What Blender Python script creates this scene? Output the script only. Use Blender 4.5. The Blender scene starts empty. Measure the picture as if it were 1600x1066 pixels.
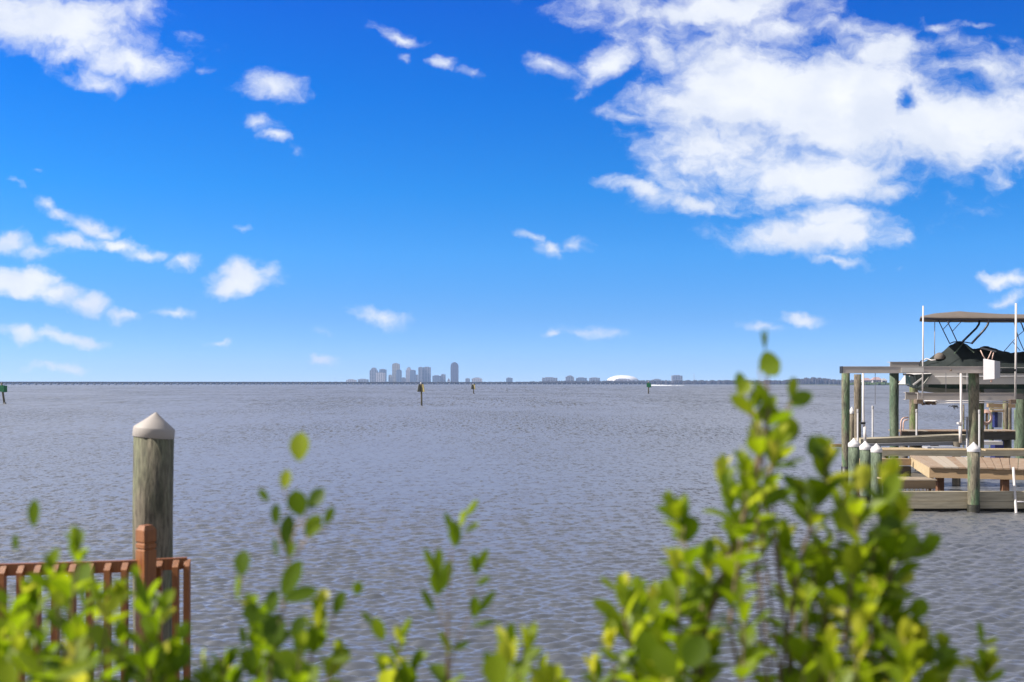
import bpy, bmesh, math, random
import numpy as np
from mathutils import Vector, Matrix, Euler
R = math.radians
sc = bpy.context.scene
COL = sc.collection

# ------------------------------------------------------------------ camera
F = 1778.0; CX = 800.0; HY = 599.8; EYE = 3.0
cam_d = bpy.data.cameras.new("camera"); cam = bpy.data.objects.new("camera", cam_d); COL.objects.link(cam)
cam.location = (0, 0, EYE); cam.rotation_euler = (R(90), 0, 0)
cam_d.sensor_width = 36.0; cam_d.lens = F * 36.0 / 1600.0
cam_d.shift_y = (HY - 533.0) / 1600.0
cam_d.clip_start = 0.05; cam_d.clip_end = 40000
cam_d.dof.use_dof = True; cam_d.dof.focus_distance = 55.0; cam_d.dof.aperture_fstop = 2.9
cam_d.dof.aperture_blades = 0
sc.camera = cam

# ------------------------------------------------------------------ light
SUN_EL = R(44); SUN_AZ = R(82)          # azimuth measured from "behind the camera" towards its left
sdir = Vector((-math.sin(SUN_AZ) * math.cos(SUN_EL), -math.cos(SUN_AZ) * math.cos(SUN_EL), math.sin(SUN_EL)))
sl = bpy.data.lights.new("sun", 'SUN'); sl.energy = 5.0; sl.angle = R(0.55); sl.color = (1.0, 0.93, 0.84)
so = bpy.data.objects.new("sun", sl); COL.objects.link(so)
so.rotation_euler = sdir.to_track_quat('Z', 'Y').to_euler(); so.location = (-20, -5, 30)

sc.view_settings.view_transform = 'Standard'; sc.view_settings.look = 'None'
sc.view_settings.exposure = 0.75; sc.view_settings.gamma = 1.0
sc.render.engine = 'CYCLES'
cy = sc.cycles
cy.use_denoising = True
cy.max_bounces = 6; cy.diffuse_bounces = 2; cy.glossy_bounces = 3; cy.transmission_bounces = 4
cy.volume_bounces = 1; cy.transparent_max_bounces = 6
cy.volume_step_rate = 1.0

# ------------------------------------------------------------------ node helper
class NT:
    def __init__(s, tree): s.t = tree; s.n = tree.nodes; s.l = tree.links
    def new(s, kind, **kw):
        n = s.n.new(kind)
        for k, v in kw.items(): setattr(n, k, v)
        return n
    def put(s, sock, v):
        if isinstance(v, bpy.types.NodeSocket): s.l.new(v, sock)
        elif v is not None:
            sock.default_value = v
    def math(s, op, a, b=None, c=None, clamp=False):
        n = s.new('ShaderNodeMath', operation=op, use_clamp=clamp)
        for i, v in enumerate((a, b, c)):
            if v is not None: s.put(n.inputs[i], v)
        return n.outputs[0]
    def vmath(s, op, a, b=None, c=None):
        n = s.new('ShaderNodeVectorMath', operation=op)
        for i, v in enumerate((a, b, c)):
            if v is not None: s.put(n.inputs[i], v)
        return n.outputs['Value'] if op in ('LENGTH', 'DOT_PRODUCT') else n.outputs['Vector']
    def mix(s, f, a, b, kind='MIX'):
        n = s.new('ShaderNodeMix', data_type='RGBA', blend_type=kind)
        s.put(n.inputs['Factor'], f); s.put(n.inputs[6], a); s.put(n.inputs[7], b)
        return n.outputs[2]
    def noise(s, vec, scale, detail=3, rough=0.5, out='Fac', dist=0.0):
        n = s.new('ShaderNodeTexNoise'); s.put(n.inputs['Vector'], vec)
        n.inputs['Scale'].default_value = scale; n.inputs['Detail'].default_value = detail
        n.inputs['Roughness'].default_value = rough; n.inputs['Distortion'].default_value = dist
        return n.outputs[out]
    def ramp(s, f, stops):
        n = s.new('ShaderNodeValToRGB'); s.put(n.inputs[0], f)
        e = n.color_ramp.elements
        while len(e) < len(stops): e.new(0.5)
        for el, (p, c) in zip(e, stops):
            el.position = p; el.color = (*c, 1) if len(c) == 3 else c
        return n.outputs[0]
    def mapr(s, v, a, b, c=0.0, d=1.0, kind='LINEAR'):
        n = s.new('ShaderNodeMapRange', interpolation_type=kind)
        for i, x in enumerate((v, a, b, c, d)): s.put(n.inputs[i], x)
        return n.outputs[0]

# ------------------------------------------------------------------ world: Nishita sky and clouds
w = bpy.data.worlds.new("World"); sc.world = w; w.use_nodes = True
w.node_tree.nodes.clear(); T = NT(w.node_tree)
geo = T.new('ShaderNodeTexCoord').outputs['Generated']
sep = T.new('ShaderNodeSeparateXYZ'); T.l.new(geo, sep.inputs[0])
zz = T.math('ABSOLUTE', sep.outputs[2])
zs = T.math('MULTIPLY_ADD', zz, 2.8, 0.07)
cmb = T.new('ShaderNodeCombineXYZ'); T.l.new(sep.outputs[0], cmb.inputs[0]); T.l.new(sep.outputs[1], cmb.inputs[1]); T.l.new(zs, cmb.inputs[2])
sky = T.new('ShaderNodeTexSky', sky_type='NISHITA'); sky.sun_disc = False
sky.sun_elevation = SUN_EL; sky.sun_rotation = math.atan2(sdir.x, sdir.y)
sky.altitude = 0; sky.air_density = 1.0; sky.dust_density = 0.6; sky.ozone_density = 4.0
T.l.new(T.vmath('NORMALIZE', cmb.outputs[0]), sky.inputs[0])
hsv = T.new('ShaderNodeHueSaturation'); hsv.inputs['Saturation'].default_value = 1.22; hsv.inputs['Value'].default_value = 1.0
T.l.new(sky.outputs[0], hsv.inputs['Color'])
# the deep polarised blue of the photograph: a grade of the sky model by elevation
SK = 0.107
gr_ = T.ramp(zz, [(0.0,(.78,.60,.62)),(.0247,(.77,.65,.64)),(.056,(.67,.665,.64)),(.112,(.47,.79,.79)),(.166,(.17,.74,.84)),(.245,(.0,.58,.85)),(.313,(.0,.44,.82)),(.55,(.03,.17,.40))])  # last stop darkens the sky above the view to weaken fill light
skyc = T.vmath('MULTIPLY', T.vmath('MULTIPLY', hsv.outputs[0], (.80*2.4, 1.0*2.4, 1.15*2.4)), gr_)
# cloud field, in the gnomonic coordinates of the sky in front (u = east/north, v = up/north)
ysafe = T.math('MAXIMUM', sep.outputs[1], 0.02)
u = T.math('DIVIDE', sep.outputs[0], ysafe); v = T.math('DIVIDE', zz, ysafe)
uvc = T.new('ShaderNodeCombineXYZ'); T.l.new(u, uvc.inputs[0]); T.l.new(v, uvc.inputs[1])
uv = uvc.outputs[0]
wn = T.noise(uv, 9.0, 4, 0.55, 'Color')
wof = T.vmath('MULTIPLY', T.vmath('SUBTRACT', wn, (0.5, 0.5, 0.5)), (0.055, 0.03, 0.0))
wn2 = T.noise(uv, 30.0, 4, 0.6, 'Color')
wof2 = T.vmath('MULTIPLY', T.vmath('SUBTRACT', wn2, (0.5, 0.5, 0.5)), (0.028, 0.020, 0.0))
uvw = T.vmath('ADD', T.vmath('ADD', uv, wof), wof2)
BLOBS = [  # px, py, rx, ry, tilt (deg, clockwise), strength
 (95,38,170,55,8,1.0),(200,92,70,32,10,.9),(225,25,60,30,0,.8),(150,124,48,15,8,.7),
 (423,134,54,24,5,.9),(404,192,30,14,20,.75),(428,212,24,13,20,.7),(465,234,24,12,30,.45),(630,58,45,11,18,.6),(692,104,28,12,10,.6),(640,88,16,9,0,.5),(738,120,16,8,0,.45),(320,103,16,8,0,.4),
 (45,267,20,7,0,.5),(15,290,36,11,25,.6),(68,318,24,13,10,.7),(100,333,30,15,15,.75),(140,348,44,20,12,.85),(168,358,28,14,0,.7),(110,374,56,18,0,.8),(58,388,48,18,0,.8),(15,374,44,20,0,.85),(196,382,32,12,10,.75),(232,400,34,13,12,.75),(276,412,36,14,0,.75),
 (370,434,50,25,-3,.95),(384,362,28,6,0,.4),(40,442,64,30,0,1.05),(95,460,44,22,0,.85),(150,470,34,20,0,.85),(192,486,26,13,0,.75),(262,482,52,9,6,.6),
 (25,527,56,12,8,.7),(110,531,56,12,5,.75),(355,538,34,8,0,.6),(85,576,55,8,0,.6),
 (610,490,66,17,6,.7),(505,561,26,9,0,.65),(508,516,28,16,0,.5),(832,376,28,12,15,.7),(866,392,32,18,0,.8),(902,384,22,18,0,.65),(853,522,18,10,0,.6),(915,515,50,12,0,.6),
 (1100,14,200,34,3,1.0),(1230,45,130,30,0,.85),(860,100,55,17,15,.7),(950,98,75,26,-32,.85),(1035,80,90,40,40,.7),
 (1160,150,160,100,0,1.05),(1150,235,140,80,0,1.0),(1320,165,200,100,0,1.15),(1470,200,190,75,0,1.1),(1570,200,120,90,0,1.0),(1385,85,85,38,0,.85),
 (1250,280,170,50,-4,.95),(985,178,60,13,8,.55),(1000,302,80,15,22,.7),(1085,322,100,20,8,.7),(1275,368,165,30,0,1.05),(1330,345,90,30,10,.9),(1385,300,50,26,0,.7),
 (1530,110,110,32,0,.75),(1585,285,50,18,0,.5),(1310,410,70,9,6,.5),
 (1248,497,44,11,0,.75),(1190,511,40,10,0,.6),(1572,443,56,11,0,.7),(1565,471,52,10,-5,.65),(1463,42,20,9,0,.5),(1520,38,28,6,0,.4),
]
def P2uv(px, py): return ((px - CX) / F, (HY - py) / F)
acc = None
for (px, py, rx, ry, tl, am) in BLOBS:
    m = T.new('ShaderNodeMapping', vector_type='TEXTURE')
    a, b = P2uv(px, py)
    m.inputs['Location'].default_value = (a, b, 0)
    m.inputs['Rotation'].default_value = (0, 0, R(-tl))
    m.inputs['Scale'].default_value = (rx / F, ry / F, 1)
    T.l.new(uvw, m.inputs['Vector'])
    ln = T.vmath('LENGTH', m.outputs[0])
    val = T.math('MULTIPLY_ADD', ln, -am * 0.62, am)
    if acc is None: acc = val
    else:
        acc = T.math('SMOOTH_MAX', acc, val, 0.12)
# the blue hole in the big cloud
m = T.new('ShaderNodeMapping', vector_type='TEXTURE'); a, b = P2uv(1416, 166)
m.inputs['Location'].default_value = (a, b, 0); m.inputs['Scale'].default_value = (20 / F, 40 / F, 1); T.l.new(uvw, m.inputs['Vector'])
hole = T.math('SUBTRACT', 1.0, T.vmath('LENGTH', m.outputs[0]), clamp=True)
acc = T.math('SUBTRACT', acc, T.math('MULTIPLY', hole, 0.5))
# rest of the sky dome: broken cumulus seen by plan projection
zc = T.math('MAXIMUM', zz, 0.05)
pl = T.new('ShaderNodeCombineXYZ'); T.l.new(T.math('DIVIDE', sep.outputs[0], zc), pl.inputs[0]); T.l.new(T.math('DIVIDE', sep.outputs[1], zc), pl.inputs[1])
dome = T.math('MULTIPLY', T.math('SUBTRACT', T.noise(pl.outputs[0], 1.6, 5, 0.6), 0.34), 3.6)
vabove = T.mapr(v, 0.37, 0.46, 0, 1, 'SMOOTHSTEP')
uside = T.mapr(T.math('ABSOLUTE', u), 0.60, 0.75, 0, 1, 'SMOOTHSTEP')
outside = T.math('MAXIMUM', vabove, uside)
stretch = T.vmath('MULTIPLY', uvw, (1.0, 1.5, 1.0))
fb = T.noise(stretch, 12.0, 7, 0.60)
fb2 = T.noise(stretch, 34.0, 5, 0.6)
det = T.math('ADD', T.math('MULTIPLY', T.math('SUBTRACT', fb, 0.5), 1.5), T.math('MULTIPLY', T.math('SUBTRACT', fb2, 0.5), 0.65))
front = T.math('ADD', T.math('SUBTRACT', acc, 0.24), det)
field = T.mapr(outside, 0, 1, front, dome)
grey = T.mapr(outside, 0, 1, 1.0, 0.5)  # clouds out of view dimmed to weaken fill light and water reflection
dens = T.mapr(field, -0.04, 0.60, 0, 1, 'SMOOTHSTEP')
dens = T.math('MULTIPLY', dens, 0.96)
shade = T.noise(T.vmath('ADD', stretch, (3.1, 0.035, 0)), 10.0, 5, 0.55)
cshade = T.mapr(shade, 0.36, 0.62, 0, 1, 'SMOOTHSTEP')
core = T.mapr(field, 0.25, 1.1, 0, 1)
ccol = T.mix(T.math('MULTIPLY', cshade, T.math('MULTIPLY_ADD', core, 0.5, 0.5)), (7.0, 7.5, 8.5, 1), (8.9, 9.1, 9.4, 1))
gv = T.new('ShaderNodeVectorMath', operation='SCALE'); T.l.new(ccol, gv.inputs[0]); T.l.new(grey, gv.inputs[3])
CL = T.mix(dens, skyc, gv.outputs[0])
bg = T.new('ShaderNodeBackground'); T.l.new(CL, bg.inputs[0]); bg.inputs[1].default_value = 0.0682
out = T.new('ShaderNodeOutputWorld'); T.l.new(bg.outputs[0], out.inputs[0])
w.cycles.sampling_method = 'MANUAL'; w.cycles.sample_map_resolution = 512

# ------------------------------------------------------------------ object helpers
def P(px, py, d): return Vector(((px - CX) / F * d, d, EYE - (py - HY) / F * d))
def tag(o, label=None, cat=None, group=None, kind=None):
    if label: o['label'] = label
    if cat: o['category'] = cat
    if group: o['group'] = group
    if kind: o['kind'] = kind
    return o
def thing(name, loc, label, cat, group=None):
    o = bpy.data.objects.new(name, None); COL.objects.link(o); o.location = Vector(loc); o.empty_display_size = 0.2
    return tag(o, label, cat, group)
def wloc(o):
    v = Vector(o.location)
    while o.parent: o = o.parent; v += Vector(o.location)
    return v
def copy_tree(o, parent=None, loc=None):
    c = o.copy(); COL.objects.link(c)
    if parent: c.parent = parent
    if loc is not None: c.location = loc
    for ch in [x for x in COL.objects if x.parent == o]: copy_tree(ch, c)
    return c
class MB:
    def __init__(s): s.v = []; s.f = []; s.sm = []
    def add(s, vs, fs, smooth=False):
        b = len(s.v); s.v += [Vector(p) for p in vs]
        s.f += [tuple(b + i for i in f) for f in fs]; s.sm += [smooth] * len(fs)
        return s
    def hexa(s, c):  # 8 corners: bottom 4 (ccw) then top 4
        return s.add(c, [(3,2,1,0),(4,5,6,7),(0,1,5,4),(1,2,6,5),(2,3,7,6),(3,0,4,7)])
    def box(s, x0, x1, y0, y1, z0, z1):
        return s.hexa([(x0,y0,z0),(x1,y0,z0),(x1,y1,z0),(x0,y1,z0),(x0,y0,z1),(x1,y0,z1),(x1,y1,z1),(x0,y1,z1)])
    def beam(s, a, b, wd, h, up=Vector((0,0,1))):
        a = Vector(a); b = Vector(b); d = (b - a).normalized(); side = d.cross(up).normalized() * wd / 2; u2 = side.cross(d).normalized() * h / 2
        c = [a - side - u2, a + side - u2, b + side - u2, b - side - u2, a - side + u2, a + side + u2, b + side + u2, b - side + u2]
        return s.hexa(c)
    def tube(s, pts, r, n=10, r2=None, cap=True):
        pts = [Vector(p) for p in pts]; k = len(pts); vs = []
        prev = None
        for i, p in enumerate(pts):
            t = (pts[min(i+1,k-1)] - pts[max(i-1,0)]).normalized()
            ref = Vector((0,0,1)) if abs(t.z) < 0.9 else Vector((0,1,0))
            a = t.cross(ref).normalized()
            if prev is not None:
                a = (prev - t * prev.dot(t)).normalized()
            prev = a
            b = t.cross(a)
            rr = r if r2 is None else r + (r2 - r) * i / (k - 1)
            if isinstance(r, (list, tuple)): rr = r[i]
            for j in range(n):
                th = 2 * math.pi * j / n
                vs.append(p + a * math.cos(th) * rr + b * math.sin(th) * rr)
        fs = [(i*n + j, i*n + (j+1) % n, (i+1)*n + (j+1) % n, (i+1)*n + j) for i in range(k-1) for j in range(n)]
        s.add(vs, fs, True)
        if cap:
            b0 = len(s.v) - len(vs)
            s.f.append(tuple(b0 + j for j in range(n))[::-1]); s.sm.append(False)
            s.f.append(tuple(b0 + (k-1)*n + j for j in range(n))); s.sm.append(False)
        return s
    def lathe(s, c, prof, n=28, M=None, smooth=True):
        c = Vector(c); vs = []
        for (r, z) in prof:
            for j in range(n):
                th = 2 * math.pi * j / n; p = Vector((r * math.cos(th), r * math.sin(th), z))
                if M is not None: p = M @ p
                vs.append(c + p)
        k = len(prof)
        fs = [(i*n + j, i*n + (j+1) % n, (i+1)*n + (j+1) % n, (i+1)*n + j) for i in range(k-1) for j in range(n)]
        return s.add(vs, fs, smooth)
    def prism(s, pts, thick):  # polygon (3D points) extruded by vector
        n = len(pts); th = Vector(thick)
        vs = [Vector(p) for p in pts] + [Vector(p) + th for p in pts]
        fs = [tuple(range(n))[::-1], tuple(range(n, 2*n))] + [(i, (i+1) % n, n + (i+1) % n, n + i) for i in range(n)]
        return s.add(vs, fs)
    def build(s, name, mat, parent=None, bevel=0.0):
        me = bpy.data.meshes.new(name)
        if parent is not None: o0 = wloc(parent)
        else: o0 = Vector((0,0,0))
        loc = Vector((0,0,0))
        if parent is None and s.v:
            xs = [p.x for p in s.v]; ys = [p.y for p in s.v]; zs_ = [p.z for p in s.v]
            loc = Vector(((min(xs)+max(xs))/2, (min(ys)+max(ys))/2, min(zs_))); o0 = loc
        me.from_pydata([tuple(p - o0) for p in s.v], [], s.f)
        me.polygons.foreach_set('use_smooth', s.sm)
        me.materials.append(mat)
        bm = bmesh.new(); bm.from_mesh(me); bmesh.ops.recalc_face_normals(bm, faces=bm.faces); bm.to_mesh(me); bm.free()
        me.update()
        o = bpy.data.objects.new(name, me); COL.objects.link(o); o.location = loc
        if parent is not None: o.parent = parent
        if bevel:
            b = o.modifiers.new('bevel', 'BEVEL'); b.width = bevel; b.segments = 2; b.limit_method = 'ANGLE'
        return o

# ------------------------------------------------------------------ materials
def mat(name, col, rough=0.6, metal=0.0, var=0.0, vscale=6.0, stretch=(1,1,1), col2=None, bump=0.0, bscale=40.0, spec=0.5):
    m = bpy.data.materials.new(name); m.use_nodes = True; t = NT(m.node_tree); b = t.n['Principled BSDF']
    tc = t.new('ShaderNodeTexCoord').outputs['Object']
    vec = t.vmath('MULTIPLY', tc, tuple(stretch))
    b.inputs['Roughness'].default_value = rough; b.inputs['Metallic'].default_value = metal
    b.inputs['Specular IOR Level'].default_value = spec
    c1 = (*col, 1); c2 = (*(col2 or tuple(x * 0.6 for x in col)), 1)
    n1 = t.noise(vec, vscale, 5, 0.6)
    f = t.mapr(n1, 0.5 - 0.22, 0.5 + 0.22, 0, 1, 'SMOOTHSTEP')
    f = t.math('MULTIPLY', f, var)
    t.l.new(t.mix(f, c1, c2), b.inputs['Base Color'])
    if bump:
        bn = t.new('ShaderNodeBump'); bn.inputs['Strength'].default_value = bump; bn.inputs['Distance'].default_value = 0.01
        t.l.new(t.noise(vec, bscale, 4, 0.6), bn.inputs['Height']); t.l.new(bn.outputs[0], b.inputs['Normal'])
    return m
def pile_mat(name, base, green, dark):
    m = bpy.data.materials.new(name); m.use_nodes = True; t = NT(m.node_tree); b = t.n['Principled BSDF']
    tc = t.new('ShaderNodeTexCoord').outputs['Object']
    v1 = t.vmath('MULTIPLY', tc, (11, 11, 1.9)); v2 = t.vmath('MULTIPLY', tc, (44, 44, 7.0)); v3 = t.vmath('MULTIPLY', tc, (2.2, 2.2, .5))
    g = t.mapr(t.noise(v3, 1.6, 3, .55), .42, .60, 0, 1, 'SMOOTHSTEP')
    c = t.mix(g, (*base, 1), (*green, 1))
    d = t.mapr(t.noise(v1, 1.2, 5, .65), .48, .68, 0, .85, 'SMOOTHSTEP')
    c = t.mix(d, c, (*dark, 1))
    fl = t.mapr(t.noise(v2, 1.0, 4, .7), .36, .66, 0.5, 1.35)
    c = t.mix(1.0, c, fl, 'MULTIPLY')
    b.inputs['Roughness'].default_value = 0.85
    t.l.new(c, b.inputs['Base Color'])
    bn = t.new('ShaderNodeBump'); bn.inputs['Strength'].default_value = .6; bn.inputs['Distance'].default_value = 0.012
    t.l.new(t.noise(v2, 1.0, 4, .6), bn.inputs['Height']); t.l.new(bn.outputs[0], b.inputs['Normal'])
    return m
def plank_mat(name, c1, c2, c3):
    m = bpy.data.materials.new(name); m.use_nodes = True; t = NT(m.node_tree); b = t.n['Principled BSDF']
    tc = t.new('ShaderNodeTexCoord').outputs['Object']
    isl = t.new('ShaderNodeNewGeometry').outputs['Random Per Island']
    v = t.vmath('MULTIPLY', tc, (3, 3, 12))
    c = t.mix(t.mapr(t.noise(v, 2.0, 5, .6), .38, .62), (*c1, 1), (*c2, 1))
    c = t.mix(t.mapr(isl, 0.45, 1.0), c, (*c3, 1))
    b.inputs['Roughness'].default_value = 0.8
    t.l.new(c, b.inputs['Base Color']); return m
M = {}
M['pile'] = pile_mat('treated_pile_wood', (.17,.15,.105), (.10,.165,.085), (.055,.05,.04))
M['pile_g'] = pile_mat('green_pile_wood', (.13,.165,.11), (.075,.12,.075), (.045,.045,.03))
M['pile_b'] = pile_mat('brown_pile_wood', (.17,.14,.10), (.14,.18,.07), (.07,.055,.04))
M['pile_near'] = pile_mat('near_pile_wood', (.175,.150,.108), (.12,.127,.075), (.055,.05,.036))
M['cap'] = mat('weathered_white_plastic', (.33,.30,.28), .6, var=.8, vscale=7, col2=(.38,.34,.31))
M['cap_w'] = mat('white_plastic', (.62,.59,.58), .45, var=.2, vscale=6)
M['pvc'] = mat('white_pvc', (.60,.56,.54), .4, var=.3, vscale=4, stretch=(1,1,.5))
M['pvc_g'] = mat('grey_pvc', (.36,.35,.36), .5, var=.4, vscale=4)
M['stain'] = mat('orange_brown_wood_stain', (.27,.098,.023), .5, var=.7, vscale=9, stretch=(6,6,.5), col2=(.13,.037,.013), bump=.15)
M['alu'] = mat('grey_aluminium', (.44,.395,.36), .5, metal=0.15, var=.5, vscale=2.2, stretch=(1,1,3), col2=(.33,.30,.28))
M['alu_l'] = mat('pale_aluminium', (.60,.57,.53), .45, metal=0.15, var=.35, vscale=3)
M['beam_g'] = mat('grey_timber', (.38,.33,.24), .85, var=.7, vscale=3, stretch=(.6,2,7), col2=(.20,.175,.12), bump=.3, bscale=12)
M['beam_b'] = mat('brown_timber', (.34,.23,.13), .8, var=.7, vscale=3, stretch=(.6,2,7), col2=(.24,.16,.09), bump=.3, bscale=12)
M['beam_tan'] = mat('tan_timber', (.50,.38,.22), .8, var=.6, vscale=3, stretch=(.6,2,4), col2=(.33,.25,.15))
M['tide'] = mat('tide_stained_wood', (.045,.042,.030), .45, var=.9, vscale=14, col2=(.016,.018,.012), bump=.9, bscale=60)
M['beam_dk'] = mat('dark_wet_timber_and_shade', (.10,.085,.065), .7, var=.6, vscale=4, stretch=(.6,2,5), col2=(.04,.035,.03))
M['rust'] = mat('reddish_timber', (.22,.10,.05), .8, var=.6, vscale=6, stretch=(3,3,.5), col2=(.07,.035,.02))
M['plank'] = plank_mat('weathered_planks', (.23,.145,.09), (.29,.215,.15), (.36,.31,.25))
M['plank_d'] = plank_mat('deck_boards', (.30,.24,.17), (.38,.30,.22), (.22,.17,.12))
M['cover'] = mat('dark_green_canvas', (.007,.014,.013), .8, var=.6, vscale=4, stretch=(2,2,1), col2=(.005,.009,.010), bump=.3, bscale=8)
M['bimini'] = mat('tan_canvas', (.13,.105,.088), .85, var=.4, vscale=4, col2=(.17,.14,.115))
M['frame'] = mat('black_tubing', (.012,.012,.022), .35)
M['hull'] = mat('cream_gelcoat', (.50,.47,.43), .35, var=.2, vscale=2)
M['hullg'] = mat('dark_green_gelcoat', (.008,.028,.022), .35)
M['black'] = mat('black_rubber', (.012,.012,.014), .5)
M['white'] = mat('white_paint', (.46,.44,.46), .5, var=.15, vscale=4)
M['green'] = mat('green_sign_face', (.015,.16,.06), .5, var=.3, vscale=2)
M['ochre'] = mat('faded_yellow_board', (.30,.25,.10), .7, var=.7, vscale=2, col2=(.16,.13,.05))
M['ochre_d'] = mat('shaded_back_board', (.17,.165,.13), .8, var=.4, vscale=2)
M['mpost'] = mat('marker_post_wood', (.10,.085,.05), .85, var=.6, vscale=2, stretch=(4,4,.7), col2=(.04,.035,.025))
M['blue'] = mat('navy_paint', (.015,.02,.11), .5)
M['hose'] = mat('pinkish_hose', (.60,.40,.33), .5, var=.3)
M['barn'] = mat('barnacled_metal', (.20,.14,.10), .9, var=.9, vscale=9, col2=(.08,.06,.045), bump=.8, bscale=30)
M['conc'] = mat('bridge_concrete', (.62,.60,.58), .9, var=.3, vscale=.02)
M['bdark'] = mat('bridge_girder', (.07,.07,.075), .9, var=.3, vscale=.02)
M['bark'] = mat('shrub_stem', (.20,.13,.08), .8, var=.6, vscale=40, stretch=(1,1,.3), col2=(.10,.07,.04))
M['twig'] = mat('pale_twig', (.42,.30,.19), .7, var=.5, vscale=40, stretch=(1,1,.3), col2=(.26,.20,.11))
M['stone'] = mat('seawall_concrete', (.36,.34,.31), .9, var=.5, vscale=2, bump=.4)
M['grass'] = mat('grass_ground', (.06,.09,.03), .95, var=.8, vscale=2.5, col2=(.14,.12,.07), bump=.6)
M['land'] = mat('shore_ground', (.08,.09,.05), .95, var=.6, vscale=.01)
M['trees'] = mat('far_foliage', (.040,.038,.042), .95, var=.7, vscale=.02, col2=(.055,.042,.045))
M['trees_g'] = mat('shore_foliage', (.07,.11,.04), .95, var=.7, vscale=.05, col2=(.04,.06,.03))
M['foam'] = mat('white_foam', (.62,.64,.67), .8)

# facades with windows drawn by a brick pattern, in metres
def facade(name, c, g, ww=9.0, hh=4.0):
    m = bpy.data.materials.new(name); m.use_nodes = True; t = NT(m.node_tree); b = t.n['Principled BSDF']
    tc = t.new('ShaderNodeTexCoord').outputs['Object']
    s = t.new('ShaderNodeSeparateXYZ'); t.l.new(tc, s.inputs[0])
    fx = t.math('GREATER_THAN', t.math('FRACT', t.math('DIVIDE', t.math('ADD', s.outputs[0], s.outputs[1]), ww)), .45)
    fz = t.math('GREATER_THAN', t.math('FRACT', t.math('DIVIDE', s.outputs[2], hh)), .45)
    t.l.new(t.mix(t.math('MULTIPLY', fx, fz), (*c, 1), (*g, 1)), b.inputs['Base Color'])
    b.inputs['Roughness'].default_value = .6
    return m
M['f_white'] = facade('pale_facade', (.66,.58,.56), (.08,.10,.14), 14, 9)
M['f_grey'] = facade('grey_facade', (.30,.30,.33), (.04,.05,.08), 18, 10)
M['f_blue'] = facade('glass_facade', (.16,.20,.28), (.05,.08,.13), 16, 9)
M['f_tan'] = facade('tan_facade', (.50,.44,.34), (.08,.09,.10), 15, 10)
M['f_dark'] = facade('dark_facade', (.13,.12,.17), (.04,.04,.07), 16, 9)
M['roofm'] = mat('flat_roof', (.30,.29,.29), .9)
M['dome'] = mat('dome_fabric', (.70,.69,.70), .6)
M['tile'] = mat('pink_roof_tiles', (.36,.24,.23), .8, var=.4, vscale=.3)

# ------------------------------------------------------------------ water
def water_material():
    m = bpy.data.materials.new('sea_water'); m.use_nodes = True; t = NT(m.node_tree); t.n.clear()
    g = t.new('ShaderNodeNewGeometry')
    pos = g.outputs['Position']; nor = g.outputs['Normal']
    def layer(sx, sy, detail, rough, ax, ay, wgt=None):
        n = t.noise(t.vmath('MULTIPLY', pos, (sx, sy, 1)), 1.0, detail, rough, 'Color')
        q = t.vmath('MULTIPLY', t.vmath('SUBTRACT', n, (.5,.5,.5)), (ax, ay, 0))
        if wgt is None: return q
        k = t.new('ShaderNodeVectorMath', operation='SCALE'); t.l.new(q, k.inputs[0]); t.put(k.inputs[3], wgt); return k.outputs[0]
    sp = t.new('ShaderNodeSeparateXYZ'); t.l.new(pos, sp.inputs[0]); off = sp.outputs[1]
    def band(a0, a1, b0, b1):
        up = t.mapr(off, a0, a1, 0, 1, 'SMOOTHSTEP') if a1 else 1.0
        dn = t.mapr(off, b0, b1, 1, 0, 'SMOOTHSTEP') if b1 else 1.0
        return t.math('MULTIPLY', up, dn)
    # wavelets near the bank, longer and longer chop farther out on the bay
    o = layer(12.0, 18.0, 3, .65, .35, .8, band(0, 0, 28, 60))
    o = t.vmath('ADD', o, layer(6.0, 3.6, 2, .6, .25, 1.7, band(14, 30, 55, 90)))
    o = t.vmath('ADD', o, layer(4.4, .8, 2, .6, .2, 2.4, band(45, 75, 120, 190)))
    o = t.vmath('ADD', o, layer(2.4, .14, 2, .6, .15, 2.8, band(110, 180, 380, 600)))
    o = t.vmath('ADD', o, layer(.8, .018, 2, .6, .1, 3.0, band(330, 550, 0, 0)))
    # cat's-paws: gusts roughen long patches, calmer lanes lie between them
    pt = t.mapr(t.noise(t.vmath('MULTIPLY', pos, (.045, .016, 1)), 1.0, 4, .6), .36, .64, .55, 1.45, 'SMOOTHSTEP')
    gk = t.new('ShaderNodeVectorMath', operation='SCALE'); t.l.new(o, gk.inputs[0]); t.l.new(pt, gk.inputs[3]); o = gk.outputs[0]
    o = t.vmath('ADD', o, layer(.03, .012, 3, .6, 0, .22))
    n = t.vmath('NORMALIZE', t.vmath('ADD', nor, o))
    dif = t.new('ShaderNodeBsdfDiffuse'); dif.inputs['Color'].default_value = (.062,.070,.086,1); t.l.new(n, dif.inputs['Normal'])
    gl = t.new('ShaderNodeBsdfGlossy'); gl.inputs['Color'].default_value = (.60,.60,.605,1); gl.inputs['Roughness'].default_value = .40; t.l.new(n, gl.inputs['Normal'])
    fr = t.new('ShaderNodeFresnel'); fr.inputs['IOR'].default_value = 1.33; t.l.new(n, fr.inputs['Normal'])
    fac = t.mapr(fr.outputs[0], 0.02, 0.36, 0.14, 0.95)
    mx = t.new('ShaderNodeMixShader'); t.l.new(fac, mx.inputs[0]); t.l.new(dif.outputs[0], mx.inputs[1]); t.l.new(gl.outputs[0], mx.inputs[2])
    oo = t.new('ShaderNodeOutputMaterial'); t.l.new(mx.outputs[0], oo.inputs[0])
    return m
M['water'] = water_material()

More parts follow.
